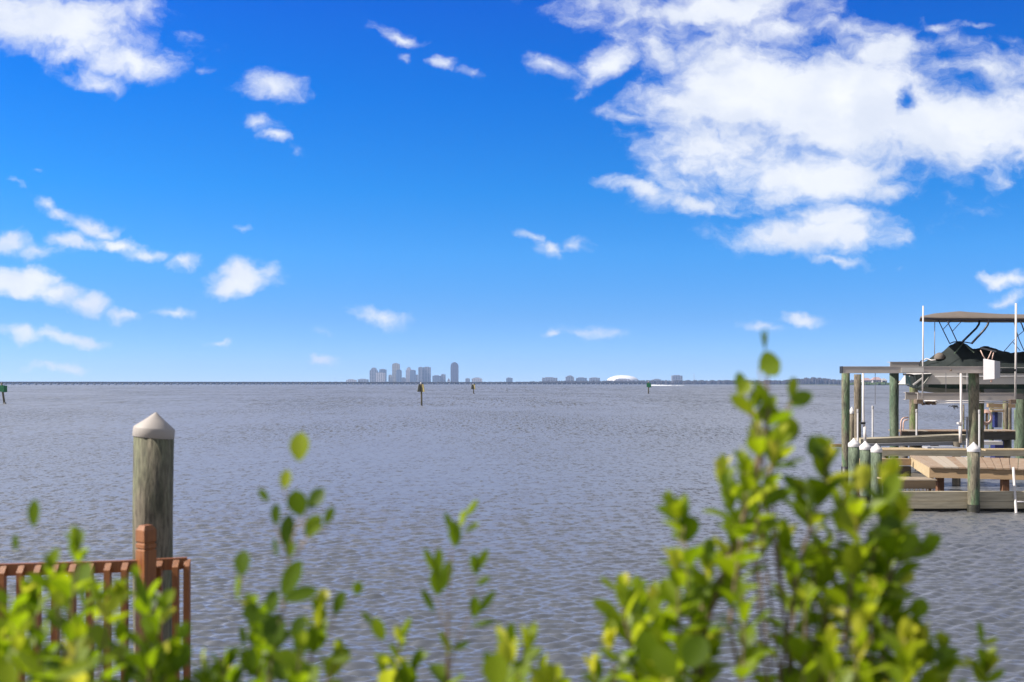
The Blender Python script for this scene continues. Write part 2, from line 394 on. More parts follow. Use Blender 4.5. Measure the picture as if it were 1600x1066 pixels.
def build_water():
    rng = np.random.default_rng(7)
    ds = [3.6]
    while ds[-1] < 420:
        d = ds[-1]; ds.append(d + max(0.03, d * d / (EYE * F) * .75) if d < 120 else d + d * 0.03)
    ds = np.array(ds); us = np.linspace(-0.66, 0.66, 1500)
    D, U = np.meshgrid(ds, us, indexing='ij')
    X = U * D; Y = D
    res = np.maximum(np.gradient(ds)[:, None] * np.ones_like(U), D * (us[1] - us[0]))
    Z = np.zeros_like(X)
    for lam, n, ak in ((0.14, 22, .075), (0.24, 24, .085), (0.42, 12, .038), (0.8, 8, .018), (1.6, 6, .011), (4.0, 4, .006)):
        for k in range(n):
            L = lam * rng.uniform(.72, 1.35); kk = 2 * math.pi / L
            th = R(270 + 12) + rng.normal(0, R(32))
            ph = rng.uniform(0, 2 * math.pi); a = ak / kk * rng.uniform(.6, 1.3) * 0.72
            fade = np.clip((L / res - 1.5) / 2.0, 0, 1)
            ph2 = kk * (X * math.cos(th) + Y * math.sin(th)) + ph
            s = np.sin(ph2)
            Z += a * fade * (s + 0.25 * np.cos(2 * ph2))
    # gusts: calmer and rougher patches
    g = 1 + .15 * np.sin(X * .35 + 1.3 * np.sin(Y * .11)) * np.sin(Y * .21 + .7 * np.sin(X * .2))
    edge = np.clip((0.66 - np.abs(U)) / .03, 0, 1) * np.clip((ds[-1] - D) / 60, 0, 1)
    Z = Z * g * edge
    nr, nc = X.shape
    V = np.stack([X, Y, Z], -1).reshape(-1, 3)
    i = np.arange(nr - 1)[:, None] * nc + np.arange(nc - 1)[None, :]
    Fq = np.stack([i, i + 1, i + 1 + nc, i + nc], -1).reshape(-1, 4)
    # the open sea round the wave field (a slightly lower sheet under it)
    def quad(x0, x1, y0, y1, z): return [(x0,y0,z),(x1,y0,z),(x1,y1,z),(x0,y1,z)]
    extra = quad(-9400, 9400, 3.5, 9400, -0.22)
    dd = ds[-1]
    extra += [(-.66*dd, dd, 0), (.66*dd, dd, 0), (.66*9300, 9300, 0), (-.66*9300, 9300, 0)]
    b = len(V); V = np.vstack([V, np.array(extra)]); Fq = np.vstack([Fq, np.array([[b,b+1,b+2,b+3],[b+4,b+5,b+6,b+7]])])
    me = bpy.data.meshes.new('water'); me.vertices.add(len(V)); me.vertices.foreach_set('co', V.astype(np.float32).ravel())
    me.loops.add(Fq.size); me.loops.foreach_set('vertex_index', Fq.astype(np.int32).ravel())
    me.polygons.add(len(Fq)); me.polygons.foreach_set('loop_start', np.arange(0, Fq.size, 4, dtype=np.int32)); me.polygons.foreach_set('loop_total', np.full(len(Fq), 4, dtype=np.int32))
    me.polygons.foreach_set('use_smooth', np.ones(len(Fq), dtype=bool))
    me.update(calc_edges=True); me.materials.append(M['water'])
    o = bpy.data.objects.new('water', me); COL.objects.link(o); tag(o, kind='structure')
build_water()
sb = MB().box(-9400, 9400, -60, 9400, -3.2, -3.0).build('seabed', M['land']); tag(sb, kind='structure')
gr = MB().box(-40, 40, -60, 3.3, -2.9, .85).build('ground', M['grass']); tag(gr, kind='structure')
sw = thing('seawall', (0, 3.45, 0), 'low concrete seawall along the planted bank at the water edge', 'seawall')
MB().box(-40, 40, 3.303, 3.55, -2.9, .80).build('wall', M['stone'], sw); MB().box(-40, 40, 3.25, 3.65, .803, .96).build('coping', M['stone'], sw)

# ------------------------------------------------------------------ far shore, bridge, skyline
rnd = random.Random(3)
def tree_band(name, px0, px1, d0, d1, prof, m, seed, step=1.3):
    """a belt of far-off woods: many overlapping rough crowns of leaf clumps along the shore"""
    r = random.Random(seed); mb = MB(); px = px0
    while px < px1:
        f = (px - px0) / (px1 - px0); d = d0 + (d1 - d0) * f
        for (a, ya), (b, yb) in zip(prof, prof[1:]):
            if a <= px <= b: ytop = ya + (yb - ya) * (px - a) / (b - a)
        h = EYE + (HY - ytop) / F * d; h *= r.uniform(.8, 1.08)
        x = (px - CX) / F * d; wd = step * d / F * r.uniform(.9, 1.6)
        dd = d + r.uniform(0, 60)
        for q in range(3):
            cx, cyy, cz = x + r.uniform(-.5,.5)*wd, dd + q * 14, h * r.uniform(.35, .62)
            rx, rz = wd * r.uniform(.7, 1.0), h - cz
            n = 7; vs = []; prof2 = [(1.0, -cz / max(rz, .1)), (1.05, -.2), (.85, .45), (.5, .85), (.05, 1.0)]
            for (pr, pz) in prof2:
                for j in range(n):
                    th = 2 * math.pi * j / n; k = r.uniform(.75, 1.2)
                    vs.append((cx + rx * pr * k * math.cos(th), cyy + rx * pr * k * math.sin(th), max(-.3, cz + rz * pz * r.uniform(.85, 1.05))))
            mb.add(vs, [(i*n+j, i*n+(j+1)%n, (i+1)*n+(j+1)%n, (i+1)*n+j) for i in range(4) for j in range(n)], False)
        px += step * r.uniform(.6, 1.2)
    o = mb.build(name, m); return o
shore = MB().box(-3300, 5200, 5040, 9300, -.5, .8).build('far_shore', M['land']); tag(shore, kind='structure')
tb = tree_band('far_woods', -40, 1345, 5050, 5050, [(-41,597.4),(300,597.0),(540,596.6),(820,596.6),(860,595.2),(1010,594.4),(1140,594.2),(1230,594),(1262,590.5),(1275,589.5),(1290,590.5),(1305,593),(1346,594)], M['trees'], 5)
tag(tb, 'dark belt of woods along the whole far shore', 'woods', kind='stuff')
shore2 = MB().box(640, 1500, 2240, 2900, -.5, .9).build('right_shore', M['land']); tag(shore2, kind='structure')
tb2 = tree_band('shore_shrubs', 1338, 1625, 2250, 2250, [(1337,598.6),(1352,597.0),(1400,597.2),(1626,596)], M['trees_g'], 6, 2.0)
tag(tb2, 'green waterside trees in front of the pale houses at right', 'woods', kind='stuff')
def house(px0, px1, ytop, d, wallm, roof, label):
    a = P(px0, 600, d).x; b = P(px1, 600, d).x; h = EYE + (HY - ytop) / F * d; hw = h * .66
    t = thing('house', ((a+b)/2, d, .9), label, 'house', 'waterfront houses on the right shore')
    MB().box(a, b, d, d + 16, .9, hw).build('wall', wallm, t)
    m = (a + b) / 2; q = (b - a) * .28; e = 1.2
    MB().add([(a-e,d-e,hw+.03),(b+e,d-e,hw+.03),(b+e,d+16+e,hw+.03),(a-e,d+16+e,hw+.03),(m-q,d+8,h),(m+q,d+8,h)],
             [(0,1,5,4),(1,2,5),(2,3,4,5),(3,0,4),(3,2,1,0)]).build('roof', roof, t)
    for k in range(3):
        xx = a + (b - a) * (.2 + .3 * k)
        MB().box(xx - 1.2, xx + 1.2, d - .12, d - .02, .9 + (hw-.9)*.3, .9 + (hw-.9)*.75).build('window', M['f_dark'], t)
house(1349, 1361, 590.5, 2330, M['white'], M['tile'], 'pink roofed waterfront house, leftmost, seen just right of the lift poles')
house(1364, 1378, 589.5, 2320, M['white'], M['tile'], 'widest pink roofed waterfront house between the white lift pole and green piling')
house(1379.5, 1386, 591.2, 2310, M['f_white'], M['roofm'], 'small white flat looking waterfront house beside the green piling')
house(1405, 1413, 595, 2330, M['roofm'], M['tile'], 'pale waterfront house with pink roof between the green and the brown piling')

br = thing('road_bridge', P(300, 601, 3000), 'long low road bridge on many short piers crossing the bay', 'bridge')
bx0, bx1 = P(-60, 600, 2950).x, P(1010, 600, 3900).x
def by(x): return 2950 + (x - bx0) / (bx1 - bx0) * 950
mb = MB().hexa([(bx0,by(bx0),4.6),(bx1,by(bx1),4.6),(bx1,by(bx1)+14,4.6),(bx0,by(bx0)+14,4.6),(bx0,by(bx0),7.4),(bx1,by(bx1),7.4),(bx1,by(bx1)+14,7.4),(bx0,by(bx0)+14,7.4)])
mb.build('deck', M['bdark'], br)
MB().hexa([(bx0,by(bx0)-.5,7.41),(bx1,by(bx1)-.5,7.41),(bx1,by(bx1)+.2,7.41),(bx0,by(bx0)+.2,7.41),(bx0,by(bx0)-.5,8.7),(bx1,by(bx1)-.5,8.7),(bx1,by(bx1)+.2,8.7),(bx0,by(bx0)+.2,8.7)]).build('parapet', M['roofm'], br)
x = bx0 + 8; k = 0; rest = MB()
while x < bx1 - 5:
    y = by(x); q = MB() if k < 100 else rest
    for yy in (1.5, 6.5, 11.5): q.box(x - 1.6, x + 1.6, y + yy - 1, y + yy + 1, -1.0, 3.2)
    q.box(x - 1.5, x + 1.5, y + .3, y + 13.6, 3.22, 4.58)
    if k < 100: q.build('pier', M['conc'], br)
    x += 16.5; k += 1
o = rest.build('piers', M['conc'], br); o['kind'] = 'stuff'

BLD = [ # px0,px1,ytop,depth,mat,crown kind,label
 (577.5,589.5,574.6,8050,'f_grey','step','pale grey high-rise at the left end of the distant skyline'),
 (592.5,603,576.8,8080,'f_blue','flat','bluish grey high-rise, second tall one from the left of the skyline'),
 (587,601,582.2,7960,'f_white','flat','lower pinkish slab building in front of the two leftmost high-rises'),
 (607,612.2,585.8,8000,'f_tan','flat','narrow low building just left of the tall rounded tan tower'),
 (612.6,624,567.6,8060,'f_tan','round','tall tan tower with a rounded top, second tallest of the skyline'),
 (619,627,577.6,7980,'f_blue','round','shorter bluish tower leaning against the right side of the rounded tan tower'),
 (634,643,573.9,8060,'f_white','step','pinkish stepped tower in the middle of the distant skyline'),
 (640.5,649,578.2,7990,'f_blue','flat','blue glass block in front of the stepped pinkish tower'),
 (649.8,653,585.5,8010,'f_white','flat','small pale building left of the widest high-rise slab'),
 (653.5,660.5,573.6,8040,'f_grey','flat','left dark half of the wide twin slab tower in the skyline'),
 (661,672.6,573.4,8070,'f_grey','flat','right and wider half of the twin slab tower in the skyline'),
 (675.6,688.6,586.6,8030,'f_blue','flat','low bluish office block right of the twin slab tower'),
 (688.8,696,584.8,8050,'f_grey','flat','slightly taller grey block attached right of the low bluish office block'),
 (699,703,591,7990,'f_white','gable','tiny pale peaked building left of the tallest dark tower'),
 (704,716,566.3,8060,'f_dark','bullet','tallest tower of the skyline, dark and bullet shaped, standing alone at right'),
 (727,734,591.2,8050,'f_grey','flat','low grey block first right of the tallest tower'),
 (737,753,590.0,8050,'f_white','step','broad low pale building behind the smaller yellow channel marker'),
 (791,801,590.2,8050,'f_blue','flat','lone bluish low block midway between skyline and long grey blocks'),
 (847,871,589.7,8050,'f_grey','flat','long low grey block, leftmost of the row left of the white dome'),
 (884,897,586.8,8060,'f_grey','step','tallest grey block of the row left of the white dome'),
 (900.5,917,590.0,8070,'f_blue','flat','long low bluish block right of the tallest grey one near the dome'),
 (921,937.5,590.0,8060,'f_grey','flat','low grey block nearest to the left side of the white dome'),
 (962,984,591.8,7800,'f_white','flat','low pale building standing in front of the white dome'),
 (1020,1033,592.4,8050,'f_grey','flat','very low grey block just right of the green channel marker'),
 (1050,1066.5,586.4,8050,'f_grey','flat','boxy blue grey building between the green marker and the thin mast'),
 (541,556,593.0,8050,'f_white','flat','low pale strip building far left of the skyline'),
 (559,575,592.2,8050,'f_grey','flat','low grey strip building next to the left end of the skyline'),
 (627.5,633.5,590,8000,'f_white','flat','low pale building between the tan tower and the stepped pinkish tower'),
]
for (a, b, yt, d, mm, kind, lab) in BLD:
    xa, xb = P(a, 600, d).x, P(b, 600, d).x; wd = xb - xa; H = EYE + (HY - yt) / F * d; dep = min(wd, 45); c = (xa + xb) / 2
    t = thing('tower_block', (c, d, .8), lab, 'building', 'buildings of the far shore skyline')
    mtl = M[mm]
    if kind == 'flat':
        MB().box(xa, xb, d, d + dep, .8, H - 3).build('wall', mtl, t); MB().box(c - wd*.3, c + wd*.25, d + dep*.2, d + dep*.7, H - 2.98, H + 1).build('roof', M['roofm'], t)
    elif kind == 'step':
        MB().box(xa, xb, d, d + dep, .8, H * .84).build('wall', mtl, t); MB().box(c - wd*.34, c + wd*.34, d + 2, d + dep - 2, H * .84 + .02, H * .95).build('upper_storeys', mtl, t); MB().box(c - wd*.17, c + wd*.2, d + 4, d + dep - 4, H * .95 + .02, H).build('roof', M['roofm'], t)
    elif kind == 'gable':
        MB().box(xa, xb, d, d + dep, .8, H * .6).build('wall', mtl, t)
        MB().prism([(xa, d-.5, H*.6+.03), (xb, d-.5, H*.6+.03), (c, d-.5, H)], (0, dep+1, 0)).build('roof', M['tile'], t)
    else:
        pts = [(xa, d, .8), (xb, d, .8)]; top = .80 if kind == 'bullet' else .88
        n = 10
        for i in range(n + 1):
            th = math.pi * i / n
            pts.append((c + math.cos(th) * wd / 2 * (1 if kind == 'round' else 1), d, H * top + (H - H * top) * math.sin(th) ** (.8 if kind == 'bullet' else .6)))
        MB().prism(pts, (0, dep, 0)).build('wall', mtl, t); MB().box(c - wd*.1, c + wd*.1, d + dep*.3, d + dep*.6, H*.99, H + 2.5).build('roof', M['roofm'], t)
# stadium dome and mast
d = 8000; c = P(975.5, 600, d); t = thing('stadium_dome', (c.x, d + 115, .8), 'shallow white stadium dome rising above the far shore', 'stadium')
rad = 25.5 * d / F; hb = EYE + 4.0 / F * d; ht = EYE + (HY - 586.2) / F * d
MB().lathe((c.x, d + 115, 0), [(rad*.98, .8), (rad*.98, hb)], 48).build('wall', M['f_white'], t)
MB().lathe((c.x, d + 115, 0), [(rad * math.cos(R(a_)), hb + .02 + (ht - hb) * math.sin(R(a_))) for a_ in range(0, 91, 9)], 48).build('roof', M['dome'], t)
p = P(1084.5, 600, 8000)
t = thing('radio_mast', (p.x, p.y, .8), 'thin lattice radio mast right of the boxy building on the far shore', 'mast')
hh = EYE + 16.5 / F * 8000
MB().tube([(p.x, p.y, .8), (p.x, p.y, hh)], 1.6, 6, .7).build('mast', M['roofm'], t)
for kx in (-1, 1): MB().tube([(p.x + kx * 22, p.y, .8), (p.x, p.y, hh * .9)], .25, 4).build('guy_wire', M['roofm'], t)
# wake of a boat running in front of the far shore
mb = MB(); r = random.Random(9); d0 = 1750
for k in range(60):
    f = k / 59; px = 1018 + 50 * f; amp = (1 - f) ** 1.0 * 1.9 + .35
    if .62 < f < .75: amp *= .45
    x = P(px, 600, d0).x; hgt = amp * r.uniform(.5, 1.0); wd = 1.6 * d0 / F
    mb.add([(x - wd*.8, d0 - 4, -.1), (x + wd*.8, d0 - 4, -.1), (x + wd*.8, d0 + 5, -.1), (x - wd*.8, d0 + 5, -.1), (x - wd*.3, d0, hgt*.8), (x + wd*.4, d0 + 1, hgt)],
           [(0,1,5,4),(1,2,5),(2,3,4,5),(3,0,4)])
o = mb.build('boat_wake', M['foam']); tag(o, 'streak of white foam on the water right of the green marker', 'wake', kind='stuff')

# ------------------------------------------------------------------ channel markers
def post(parent, a, b, r): return MB().tube([a, (Vector(a)+Vector(b))/2, b], r, 12).build('post', M['mpost'], parent)
def tri_marker(px, ybase, ytop, s, label, bird=True):
    d = EYE * F / (ybase - HY); b = P(px, ybase, d); k = d / F
    t = thing('channel_marker', (b.x, b.y, 0), label, 'channel marker')
    zt = EYE + (HY - ytop) * k
    post(t, (b.x + .3*k*3, b.y, -1.0), (b.x, b.y, zt - 1.5 * k), 1.35 * k * s)
    MB().tube([(b.x + .9*k, b.y, -.9), (b.x + .88*k, b.y, 1.2*k)], 1.6 * k * s, 12).build('tide_band', M['black'], t)
    ht = 12.0 * k * s; z0 = zt - 14 * k * s
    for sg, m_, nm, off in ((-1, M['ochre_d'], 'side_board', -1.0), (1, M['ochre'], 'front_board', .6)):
        x0 = b.x + off * k * s
        w0, w1 = 4.4 * k * s, 2.0 * k * s
        ang = R(38) * sg; ca, sa = math.cos(ang), math.sin(ang)
        pts = []
        for (qx, qz) in ((-w0, 0), (w0, 0), (w1, ht), (-w1, ht)):
            pts.append((x0 + sg * 1.3 * k * s + qx * ca, b.y - 1.2*k - abs(0) + qx * sa * -1, z0 + qz))
        MB().prism(pts, Vector((sa, ca, 0)) * .05).build(nm, m_, t)
    MB().lathe((b.x - .4*k, b.y, zt - 1.5*k), [(1.2*k*s, 0), (1.3*k*s, 1.2*k*s), (.9*k*s, 2.2*k*s), (.05*k, 2.6*k*s)], 12).build('lamp', M['white'], t)
    if bird: MB().box(b.x + 1.6*k, b.x + 3.0*k, b.y - .05, b.y + .05, z0 + ht*.9, z0 + ht + 1.5*k).build('bracket', M['black'], t)
    return t
tri_marker(658.2, 634, 598.4, 1.0, 'yellow triangular board channel marker with a white light, nearest one in mid bay')
tri_marker(739.5, 615.5, 599.6, .62, 'smaller farther yellow triangular channel marker right of the near yellow one')
def sq_marker(px, ybase, ytop, s, lean, label):
    d = EYE * F / (ybase - HY); b = P(px, ybase, d); k = d / F
    t = thing('channel_marker', (b.x, b.y, 0), label, 'channel marker')
    zt = EYE + (HY - ytop) * k
    post(t, (b.x, b.y, -1.0), (b.x + lean * k, b.y, zt - k), 1.15 * k * s)
    MB().tube([(b.x, b.y, -.9), (b.x + lean*k*.08, b.y, 2.0*k)], 1.35 * k * s, 12).build('tide_band', M['black'], t)
    cx = b.x + lean * k * .95; z0 = zt - 11 * k * s; wdt = 3.6 * k * s
    MB().box(cx - wdt, cx + wdt, b.y - 1.5*k*s - .06, b.y - 1.5*k*s, z0, z0 + 7.6*k*s).build('sign_board', M['green'], t)
    MB().prism([(cx + wdt*.2, b.y - 1.4*k*s, z0 - .8*k*s), (cx + wdt*1.35, b.y + 2.5*k*s, z0 - .3*k*s), (cx + wdt*1.35, b.y + 2.5*k*s, z0 + 7.0*k*s), (cx + wdt*.2, b.y - 1.4*k*s, z0 + 7.6*k*s)], (.04,.05,0)).build('side_board', M['green'], t)
    MB().lathe((cx, b.y, zt - 2.2*k*s), [(1.0*k*s, -1.2*k*s), (1.0*k*s, 1.0*k*s), (.1*k, 2.2*k*s)], 10).build('lamp', M['white'], t)
sq_marker(1013.3, 615.6, 595.8, .85, 0, 'green square channel marker on a dark post in mid bay beside white foam')
sq_marker(8.3, 631, 597.5, 1.35, -6.0, 'leaning green channel marker at the left edge of the photo')

# ------------------------------------------------------------------ pilings
def cap_on(mb, c, r, rim, h, tilt=(0, 0), n=28):
    Mx = Euler((R(tilt[0]), R(tilt[1]), 0)).to_matrix()
    return mb.lathe(c, [(r*.98, -.004), (r, 0), (r*1.0, rim), (r*.965, rim + .012), (r*.5, rim + h*.52), (r*.10, rim + h*.93), (0.004, rim + h)], n, Mx)
def piling(px, d, w_px, ytop, m, label, group, ybot=None, cap=None, name='mooring_piling', parent=None, zbot=-1.4, lean=0.0, tide=True):
    b = P(px, 0, d); k = d / F; r = w_px * k / 2; zt = EYE + (HY - ytop) * k
    t = thing(name, (b.x, b.y, 0), label, 'piling', group) if parent is None else parent
    rr = random.Random(int(px * 7)); pts = []; n = 9
    for i in range(n):
        f = i / (n - 1); z = zbot + (zt - zbot) * f
        pts.append(Vector((b.x + lean * (1 - f) + rr.uniform(-1, 1) * r * .03, b.y, z)))
    MB().tube(pts, [r * (0.94 + .06 * i / (n-1)) for i in range(n)], 24).build('shaft' if parent is None else 'piling', m, t)
    if tide: MB().tube([(b.x + lean, b.y, zbot + .2), (b.x + lean * .9, b.y, .19)], r * 1.05, 20, cap=False).build('tide_band', M['tide'], t)
    if cap: cap_on(MB(), (b.x, b.y, zt - .01), r * cap[0], cap[1], cap[2], cap[3] if len(cap) > 3 else (0, 0)).build('cap', M['cap' if d < 12 else 'cap_w'], t)
    return t
piling(239.7, 8.7, 61, 681, M['pile_near'], 'thick weathered piling with a pale conical cap behind the orange brown railing', None, cap=(1.035, .062, .128, (-1.5, 5.5)), zbot=-2.0, lean=-.008)
G = 'white capped pilings beside the neighbouring dock'
for px, yt, d, lab in ((1334.2, 697.5, 29.0, 'greenish white capped piling, leftmost and tallest of the row of three'), (1352, 702, 28.6, 'middle one of the row of three white capped green pilings'), (1369.5, 706, 28.1, 'rightmost and lowest of the row of three white capped green pilings')):
    piling(px, d, 16.8, yt, M['pile_g'], lab, G, cap=(1.06, .075, .145))
piling(1521.3, 26.5, 18.3, 705, M['pile'], 'white capped grey green piling standing alone before the planked dock', G, cap=(1.07, .07, .155))
piling(1331.2, 44, 8.0, 646, M['pile_b'], 'thin distant white capped piling between the two left lift pilings', G, cap=(1.1, .10, .17))

# ------------------------------------------------------------------ neighbour's dock
dk = thing('wooden_dock', (11.5, 29, 0), 'low wooden dock with weathered planks and a grey timber bulkhead at right', 'dock')
Zd = .97
A0 = Vector((10.28, 28.0)); A1 = Vector((11.30, 32.3)); B0 = Vector((15.6, 26.2)); B1 = Vector((18.4, 28.6))
N = 34; pk = MB(); r = random.Random(4)
for i in range(N):
    f0, f1 = i / N, (i + .93) / N
    a = A0.lerp(B0, f0); b = A0.lerp(B0, f1); c_ = A1.lerp(B1, f1); e = A1.lerp(B1, f0)
    ov = (A0 - A1).normalized() * (.05 + r.uniform(0, .02)); a += ov; b += ov; dz = r.uniform(-.004, .004)
    pk.hexa([(a.x,a.y,Zd-.035+dz),(b.x,b.y,Zd-.035+dz),(c_.x,c_.y,Zd-.035+dz),(e.x,e.y,Zd-.035+dz),(a.x,a.y,Zd+dz),(b.x,b.y,Zd+dz),(c_.x,c_.y,Zd+dz),(e.x,e.y,Zd+dz)])
pk.build('deck_planks', M['plank'], dk)
def board(a, b, z0, z1, th=.045, dirn=None):
    a = Vector(a); b = Vector(b); nrm = Vector((-(b - a).y, (b - a).x)).normalized() * th
    return MB().hexa([(a.x,a.y,z0),(b.x,b.y,z0),(b.x+nrm.x,b.y+nrm.y,z0),(a.x+nrm.x,a.y+nrm.y,z0),(a.x,a.y,z1),(b.x,b.y,z1),(b.x+nrm.x,b.y+nrm.y,z1),(a.x+nrm.x,a.y+nrm.y,z1)])
board(A0, B0, .69, .932).build('fascia', M['beam_b'], dk)
board(A1 + Vector((.003,-.05)), A0 + Vector((-.002,.03)), .67, .93).build('side_fascia', M['beam_tan'], dk)  # paler timber than the front fascia paints in the sunlit side
for (x, y) in ((10.62, 28.25), (11.95, 27.6), (13.4, 27.1), (11.45, 31.2), (14.8, 29.5)):
    MB().box(x-.08, x+.08, y-.08, y+.08, -1.2, .928).build('post', M['rust'], dk)
a = A0 + Vector((.1,.2))
MB().beam((10.42, 28.3, .62), (11.1, 31.6, .42), .05, .22).build('brace', M['beam_dk'], dk)
# step in front
x0, x1 = P(1405, 0, 27.1).x, P(1462, 0, 27.1).x
MB().box(x0 - .25, x1, 27.1, 27.15, .50, .688).build('step_fascia', M['beam_b'], dk)
st = MB()
for i in range(5): st.box(x0 - .3, x1 + .02, 27.07 + i * .15, 27.07 + i * .15 + .138, .69, .722)
st.build('step_boards', M['plank_d'], dk)
for i in range(8): xx = x0 + (x1 - x0) * (i + .3) / 8; MB().lathe((xx, 27.12, .47), [(.001,-.03),(.022,-.02),(.03,0),(.02,.028)], 8).build('bolt_head', M['cap'], dk)
# bulkhead timbers
xb0 = P(1396, 0, 26.62).x
MB().box(xb0, 15.5, 26.62, 26.80, .245, .475).build('bulkhead_timber', M['beam_g'], dk)
MB().box(xb0 + .15, 15.5, 26.60, 26.79, .085, .238).build('bulkhead_timber', M['beam_g'], dk)
MB().box(xb0 + .1, 15.5, 26.83, 26.9, -1.0, .20).build('shade_board', M['beam_dk'], dk)  # dark board added behind the bulkhead to stand in for shade
for xx in (9.05, 11.25, 13.2, 14.9): MB().box(xx, xx+.2, 26.92, 27.1, -1.2, .44).build('post', M['beam_dk'], dk)
# ledger boards behind
MB().box(P(1346,0,31.5).x, P(1424,0,31.5).x, 31.5, 31.75, .745, .92).build('cross_beam', M['beam_b'], dk)
MB().box(P(1356,0,31.6).x, P(1424,0,31.6).x, 31.62, 31.8, .42, .70).build('cross_beam', M['beam_dk'], dk)

wk = thing('dock_walkway', (12, 34, 0), 'narrow plank walkway with tan boards under the boat lift', 'dock')
z2 = 1.09
x0, x1 = P(1378, 0, 33).x, 17.5
MB().box(x0, x1, 33.0, 33.06, .90, 1.055).build('fascia', M['beam_g'], wk)
pl2 = MB(); xx = x0 - .03
pl2.box(x0 - .05, P(1499,0,34).x, 33.0, 33.5, 1.058, 1.092); pl2.box(x0 - .1, P(1440,0,34).x, 33.52, 34.1, 1.058, 1.09); pl2.box(P(1540,0,33).x, 17.5, 33.0, 33.6, 1.058, 1.095)
pl2.build('walk_boards', M['beam_tan'], wk)
MB().box(P(1452,0,34).x, P(1500,0,34).x, 33.55, 34.6, 1.05, 1.105).build('pale_board', M['pvc_g'], wk)
for xx in (10.9, 13.0, 15.5): MB().tube([(xx, 33.3, -1.2), (xx, 33.3, .9)], .12, 12).build('post', M['beam_dk'], wk)
MB().box(P(1300,0,36).x, P(1330,0,36).x, 36.0, 36.15, 1.0, 1.09).build('end_beam', M['beam_b'], wk)

fd = thing('floating_walkway', (12, 39, 0), 'grey composite sided walkway slanting behind the white capped pilings', 'dock')
def slab(pxa, ya0, ya1, da, pxb, yb0, yb1, db, th, m, nm, par):
    a0, a1, b0, b1 = P(pxa, ya1, da), P(pxa, ya0, da), P(pxb, yb1, db), P(pxb, yb0, db)
    q = Vector((0, th, 0)); return MB().hexa([a0, b0, b0 + q, a0 + q, a1, b1, b1 + q, a1 + q]).build(nm, m, par)
slab(1345, 686.5, 693.5, 37, 1512, 679.5, 689, 40, .9, M['beam_g'], 'side_board', fd)
slab(1352, 694, 697.5, 36.8, 1512, 689.6, 695.5, 39.8, .7, M['pvc_g'], 'rub_strip', fd)
for px in (1375, 1440, 1500): b = P(px, 0, 39); MB().tube([(b.x, b.y+.3, -1.2), (b.x, b.y+.3, 1.0)], .12, 12).build('post', M['beam_dk'], fd)
ud = thing('rear_dock', (15, 43, 0), 'brown rear dock platform behind the boat lift cradle', 'dock')
xa, xb = P(1407, 0, 42).x, P(1590, 0, 42).x
MB().box(xa, xb, 42, 42.08, .93, 1.225).build('fascia', M['beam_dk'], ud)
pl3 = MB(); xx = xa - .05
while xx < xb: pl3.box(xx, xx + .14, 41.95, 43.2, 1.228, 1.27); xx += .15
pl3.build('deck_planks', M['plank'], ud)
MB().box(P(1536,0,40).x, P(1567,0,40).x, 40, 40.5, .85, .97).build('pale_float', M['pvc'], ud)
for px in (1412, 1460, 1530, 1572): b = P(px, 0, 42.3); MB().tube([(b.x, b.y, -1.2), (b.x, b.y, .94)], .15, 12).build('post', M['beam_dk'], ud)
MB().box(P(1566,0,40).x, P(1580,0,40).x, 40.6, 41, -.2, .95).build('dark_hatch', M['blue'], ud)

# ------------------------------------------------------------------ boat lift
lf = thing('boat_lift', (13, 36, 0), 'boat lift of tall green brown pilings, grey top beams and a raised cradle', 'boat lift')
piling(1321.3, 34.0, 12.6, 583.4, M['pile'], '', None, parent=lf, tide=True)
piling(1340, 38.5, 11.0, 585, M['pile_b'], '', None, parent=lf)
piling(1397, 39.3, 14.0, 583.4, M['pile_g'], '', None, parent=lf)
piling(1427.5, 43, 13.0, 586.5, M['pile_b'], '', None, parent=lf)
piling(1521.5, 33.8, 16.0, 583.2, M['pile'], '', None, parent=lf)
piling(1533.5, 36.2, 8.0, 584.0, M['pile_b'], '', None, parent=lf)
piling(1596, 38.9, 17.0, 583.4, M['pile_g'], '', None, parent=lf)
MB().tube([P(1321.3, 729, 34), P(1321.3, 756, 34)], .132, 20).build('tide_band', M['black'], lf)
def ibeam(px0, px1, y0, y1, d, dep, m, nm, par, d2=None):
    a, b = P(px0, y0, d), P(px1, y0, d); zb = P(px0, y1, d).z; zt = a.z; mb = MB(); fl = .018
    mb.box(a.x, b.x, d, d + dep, zt - fl, zt); mb.box(a.x, b.x, d, d + dep, zb, zb + fl); mb.box(a.x, b.x, d + .012, d + .05, zb + fl, zt - fl)
    return mb.build(nm, m, par)
ibeam(1317, 1537.5, 572.6, 583.2, 33.5, .30, M['alu'], 'top_beam', lf)
ibeam(1391, 1660, 565.4, 583.0, 39.0, .32, M['alu'], 'top_beam', lf)
a = P(1408, 574.2, 33.47); b = P(1443.5, 582.4, 33.47); MB().box(a.x, b.x, 33.47, 33.495, b.z, a.z).build('splice_plate', M['alu_l'], lf)
a = P(1317, 573, 33.5); MB().box(a.x - .012, a.x, 33.5, 33.8, P(0,583.4,33.5).z, P(0,572.4,33.5).z).build('end_plate', M['black'], lf)
for px, y in ((1482, 570.6), (1501, 570.2)):
    p_ = P(px, y, 38.96); MB().lathe(p_, [(.001,-.05),(.05,-.03),(.055,.01),(.001,.04)], 10).build('bolt', M['white'], lf)
p_ = P(1486, 578.5, 33.46)
MB().lathe(p_, [(.001,-.03),(.03,-.02),(.03,.01),(.001,.03)], 10).build('bolt', M['barn'], lf)
ibeam(1415, 1436, 612.8, 624.5, 38.3, .2, M['alu'], 'cradle_beam', lf)
ibeam(1434, 1588, 614, 625.2, 35.2, .2, M['alu'], 'cradle_beam', lf)
ibeam(1440, 1600, 615, 624, 38.0, .2, M['alu'], 'cradle_beam', lf)
